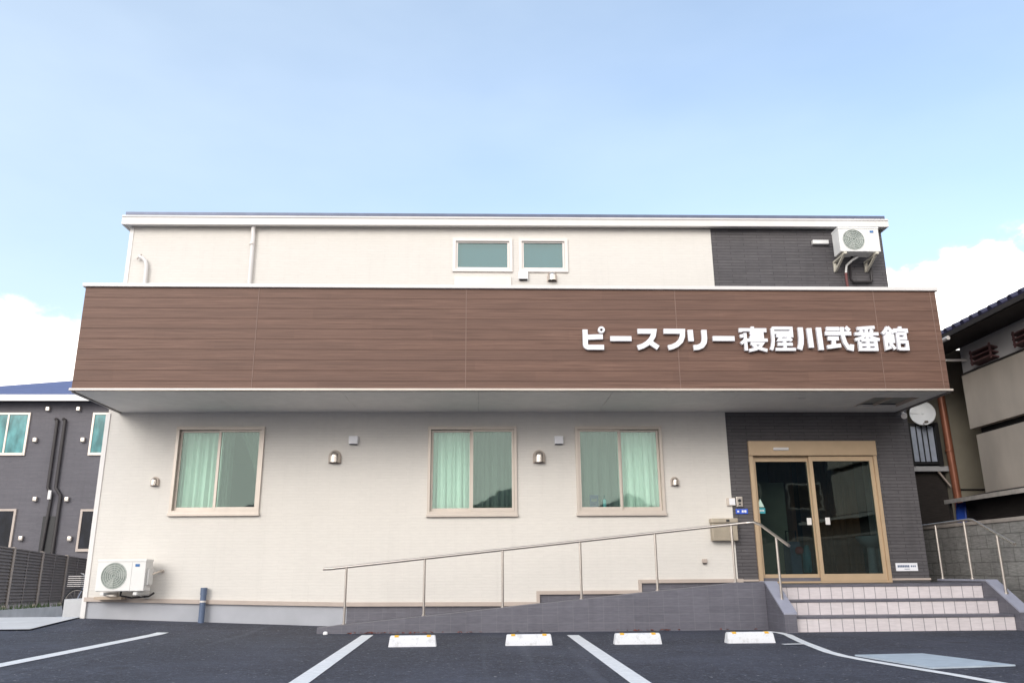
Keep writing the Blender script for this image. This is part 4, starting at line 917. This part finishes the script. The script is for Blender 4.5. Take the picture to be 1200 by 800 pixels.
# tiled roof slope rising to the right, with rows of round tiles
rt = MB(); ex, ez, sl = 8.55, 4.86, .42
rt.prism([(ex, -9.5, ez), (ex, -9.5, ez + .06), (12.6, -9.5, ez + .06 + sl * (12.6 - ex)), (12.6, -9.5, ez + sl * (12.6 - ex))], (0, 22.0, 0))
rf = rt.build('roof', M['tile'], RH)
mb = MB(); yy = -9.4
while yy < 12.4:
    mb.tube([(ex - .03, yy, ez + .075), (ex + 1.2, yy, ez + .075 + sl * 1.23), (12.5, yy, ez + .075 + sl * (12.5 - ex + .03))], .062, 8); yy += .27
mb.build('roll_tiles', M['tile'], rf, True)
mb = MB(); mb.prism([(ex + .03, -9.4, ez - .03), (WX + .03, -9.4, ez - .02), (WX + .03, -9.4, ez + .0), (ex + .03, -9.4, ez - .002)], (0, 21.8, 0)); mb.build('eaves_board', M['darkwood'], rf)
mb = MB(); mb.box(ex - .022, ex - .002, -9.4, 12.4, ez - .03, ez + .055); mb.build('fascia_board', M['darkwood'], rf)
mb = MB(); mb.tube([(ex - .04, 1.6, ez - .06), (ex - .04, 2.6, ez - .06)], .04, 8); mb.box(ex, WX + .3, 2.3, 2.34, ez - .32, ez - .28); mb.build('gutter_bracket', M['frame_white'], rf)
# small slatted brackets on the pale upper wall
for ya in (1.98, .72):
    mb = MB()
    for k in range(3): mb.prism([(WX + .03, ya - .02, 4.36 + k * .09), (WX - .13, ya - .02 , 4.40 + k * .09), (WX - .13, ya - .02, 4.425 + k * .09), (WX + .03, ya - .02, 4.39 + k * .09)], (0, -.62, 0))
    mb.box(WX - .12, WX - .10, ya - .64, ya - .60, 4.36, 4.64); mb.box(WX - .12, WX - .10, ya - .06, ya - .02, 4.36, 4.64)
    mb.build('window_hood', plain('maroon_slats', (.12, .055, .055), .6, var=.3), RH)
# lean-to eave and dark wall below, its colour standing in for the shadow
mb = MB(); mb.prism([(8.35, -9, 1.87), (8.35, -9, 1.92), (9.31, -9, 2.10), (9.31, -9, 2.05)], (0, 11.2, 0)); ln = mb.build('lean_to_roof', M['darkwood'], RH)
mb = MB(); mb.box(8.32, 8.35, -9, 2.21, 1.86, 1.93); mb.build('roof_edge', plain('weathered_edge', (.50, .46, .42), .7, var=.2), ln)
mb = MB(); mb.box(8.62, 9.24, -9, 2.12, -.3, 1.93); mb.build('eave_shade_wall', M['darkwood'], RH)
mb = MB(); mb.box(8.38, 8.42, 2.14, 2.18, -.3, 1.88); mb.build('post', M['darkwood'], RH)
# balcony
bl = MB(); by_ = 4.0
bl.box(8.55, 9.545, by_, by_ + 1.4, 2.66, 2.76); bl = bl.build('balcony', M['conc'], RH)
mb = MB(); mb.box(8.6, 9.54, by_ + .15, by_ + 1.4, -.3, 2.64); mb.build('balcony_shade_box', M['darkwood'], RH)  # dark box added under the balcony to stand in for its black shade
mb = MB(); mb.box(8.80, 9.42, by_ - .02, by_ + .02, 3.60, 3.64); mb.box(8.80, 9.42, by_ - .02, by_ + .02, 2.80, 2.84); mb.box(8.80, 8.85, by_ - .025, by_ + .025, 2.76, 3.66); mb.box(9.36, 9.44, by_ - .025, by_ + .025, 2.76, 3.66)
mb.box(9.42, 9.46, by_, by_ + 1.4, 2.8, 3.64)
for k in range(3): mb.box(8.97 + k * .115, 8.985 + k * .115, by_ - .012, by_ + .012, 2.84, 3.60)
mb.build('railing', M['black'], bl)
mb = MB(); mb.box(8.86, 9.35, by_ + .03, by_ + .05, 2.86, 3.59); mb.build('privacy_panel', plain('pale_blue_panel', (.42, .46, .55), .5), bl)
mb = MB(); mb.prism([(9.32, by_ + .02, 2.65), (9.36, by_ + .02, 2.65), (9.55, by_ + .02, 2.38), (9.55, by_ + .02, 2.32)], (0, .04, 0)); mb.build('brace', M['trim'], bl)
mb = MB(); mb.box(8.3, 9.54, by_ + 1.41, by_ + 6, -.3, 5.0); mb.build('rear_wall', M['void'], RH)  # near-black block filling the gap, shade put into its colour
mb = MB(); mb.tube([(9.56, 3.93, 4.85), (9.60, 3.93, 2.0), (9.60, 3.93, -.2)], .075, 12); mb.build('drainpipe', M['copper'], RH, True)
mb = MB(); mb.tube([(9.575, 3.93, 3.05), (9.575, 3.93, 3.09)], .085, 12); mb.build('pipe_clip', M['copper'], RH, True)
DS = empty('satellite_dish', (9.08, 3.93, 3.6), 'round white satellite dish fixed on the neighbour\'s balcony railing', 'satellite dish')
mb = MB(); c = Vector((9.09, 3.86, 3.83)); nrm = Vector((-.42, -.88, .16)).normalized(); sx_ = nrm.cross(Vector((0, 0, 1))).normalized(); sz_ = sx_.cross(nrm)
def dish(u, v):
    a = 2 * math.pi * u; rr = .245 * v; return c + sx_ * rr * math.cos(a) + sz_ * rr * 1.06 * math.sin(a) - nrm * (.05 * (1 - v * v))
mb.grid(dish, 36, 6); o = mb.build('reflector', plain('dish_white', (.86, .87, .88), .45, var=.02), DS, True); sm = o.modifiers.new('thickness', 'SOLIDIFY'); sm.thickness = .012
mb = MB(); mb.tube([(9.07, 3.98, 3.60), (9.08, 3.96, 3.78)], .02, 8); mb.tube([(9.07, 3.86, 3.62), (9.0, 3.64, 3.60)], .01, 8); mb.box(8.97, 9.03, 3.58, 3.64, 3.58, 3.63, .008); mb.build('mount', M['steel'], DS, True)
TP = MB()
TP.grid(lambda u, v: (8.52 + .10 * u + .02 * math.sin(v * 7), 2.20 - .15 * u, .9 + .98 * v), 6, 14)
o = TP.build('blue_tarp', M['blue'], None, True, loc=(8.55, 2.2, .9)); sm = o.modifiers.new('thickness', 'SOLIDIFY'); sm.thickness = .01
tag(o, 'blue tarp hanging under the lean-to behind the block wall', 'tarp')

BW = empty('block_wall', (7.4, -3, 0), 'grey concrete block boundary wall right of the entrance steps', 'wall')
mb = MB(); mb.box(7.32, 7.44, -11, 1.25, -.2, 1.365); mb.build('blockwork', M['block'], BW)
mb = MB(); mb.box(7.30, 7.46, -11, 1.27, 1.367, 1.42, .006); mb.build('coping', M['copingblock'], BW)

# ------------------------------------------------------------------ houses across the street (mirrored in the glass)
def far_house(x0, x1, y, h, mat, label):
    H = empty('street_house', ((x0 + x1) / 2, y, 0), label, 'house', 'houses across the street behind the viewer')
    mb = MB(); mb.box(x0, x1, y - 8, y, -.3, h); mb.build('wall', mat, H)
    mb = MB(); mb.prism([(x0 - .4, y + .5, h), ((x0 + x1) / 2, y + .5, h + 1.1), (x1 + .4, y + .5, h)], (0, -9, 0)); mb.build('roof', M['roofdark'], H)
    for zz in ((1.0, 3.7) if h > 4 else (.8,)):
        xx = x0 + 1
        while xx + 1.7 < x1:
            f = MB(); f.box(xx, xx + 1.7, y, y + .05, zz, zz + 1.3); o = f.build('window', M['frame'], H)
            f = MB(); f.box(xx + .07, xx + 1.63, y + .051, y + .06, zz + .07, zz + 1.23); f.build('pane', M['nightglass'], o); xx += 3.1
far_house(-20, -13.5, -30, 3.0, M['opp'], 'single storey tan house across the street, farthest left')
far_house(-12.5, -7.5, -33, 4.1, M['housepale'], 'pale house across the street, second from the left')
far_house(-6.5, -1.2, -30, 2.6, M['opp2'], 'low dark house across the street, left of the middle')
far_house(-.2, 4.2, -33, 4.2, M['opp'], 'narrow tan house across the street, near the middle')
far_house(5.2, 10.2, -31, 3.5, M['housepale'], 'low pale house across the street, right of the middle')
far_house(11.5, 25, -29, 6.4, M['opp2'], 'tall dark house across the street on the far right')
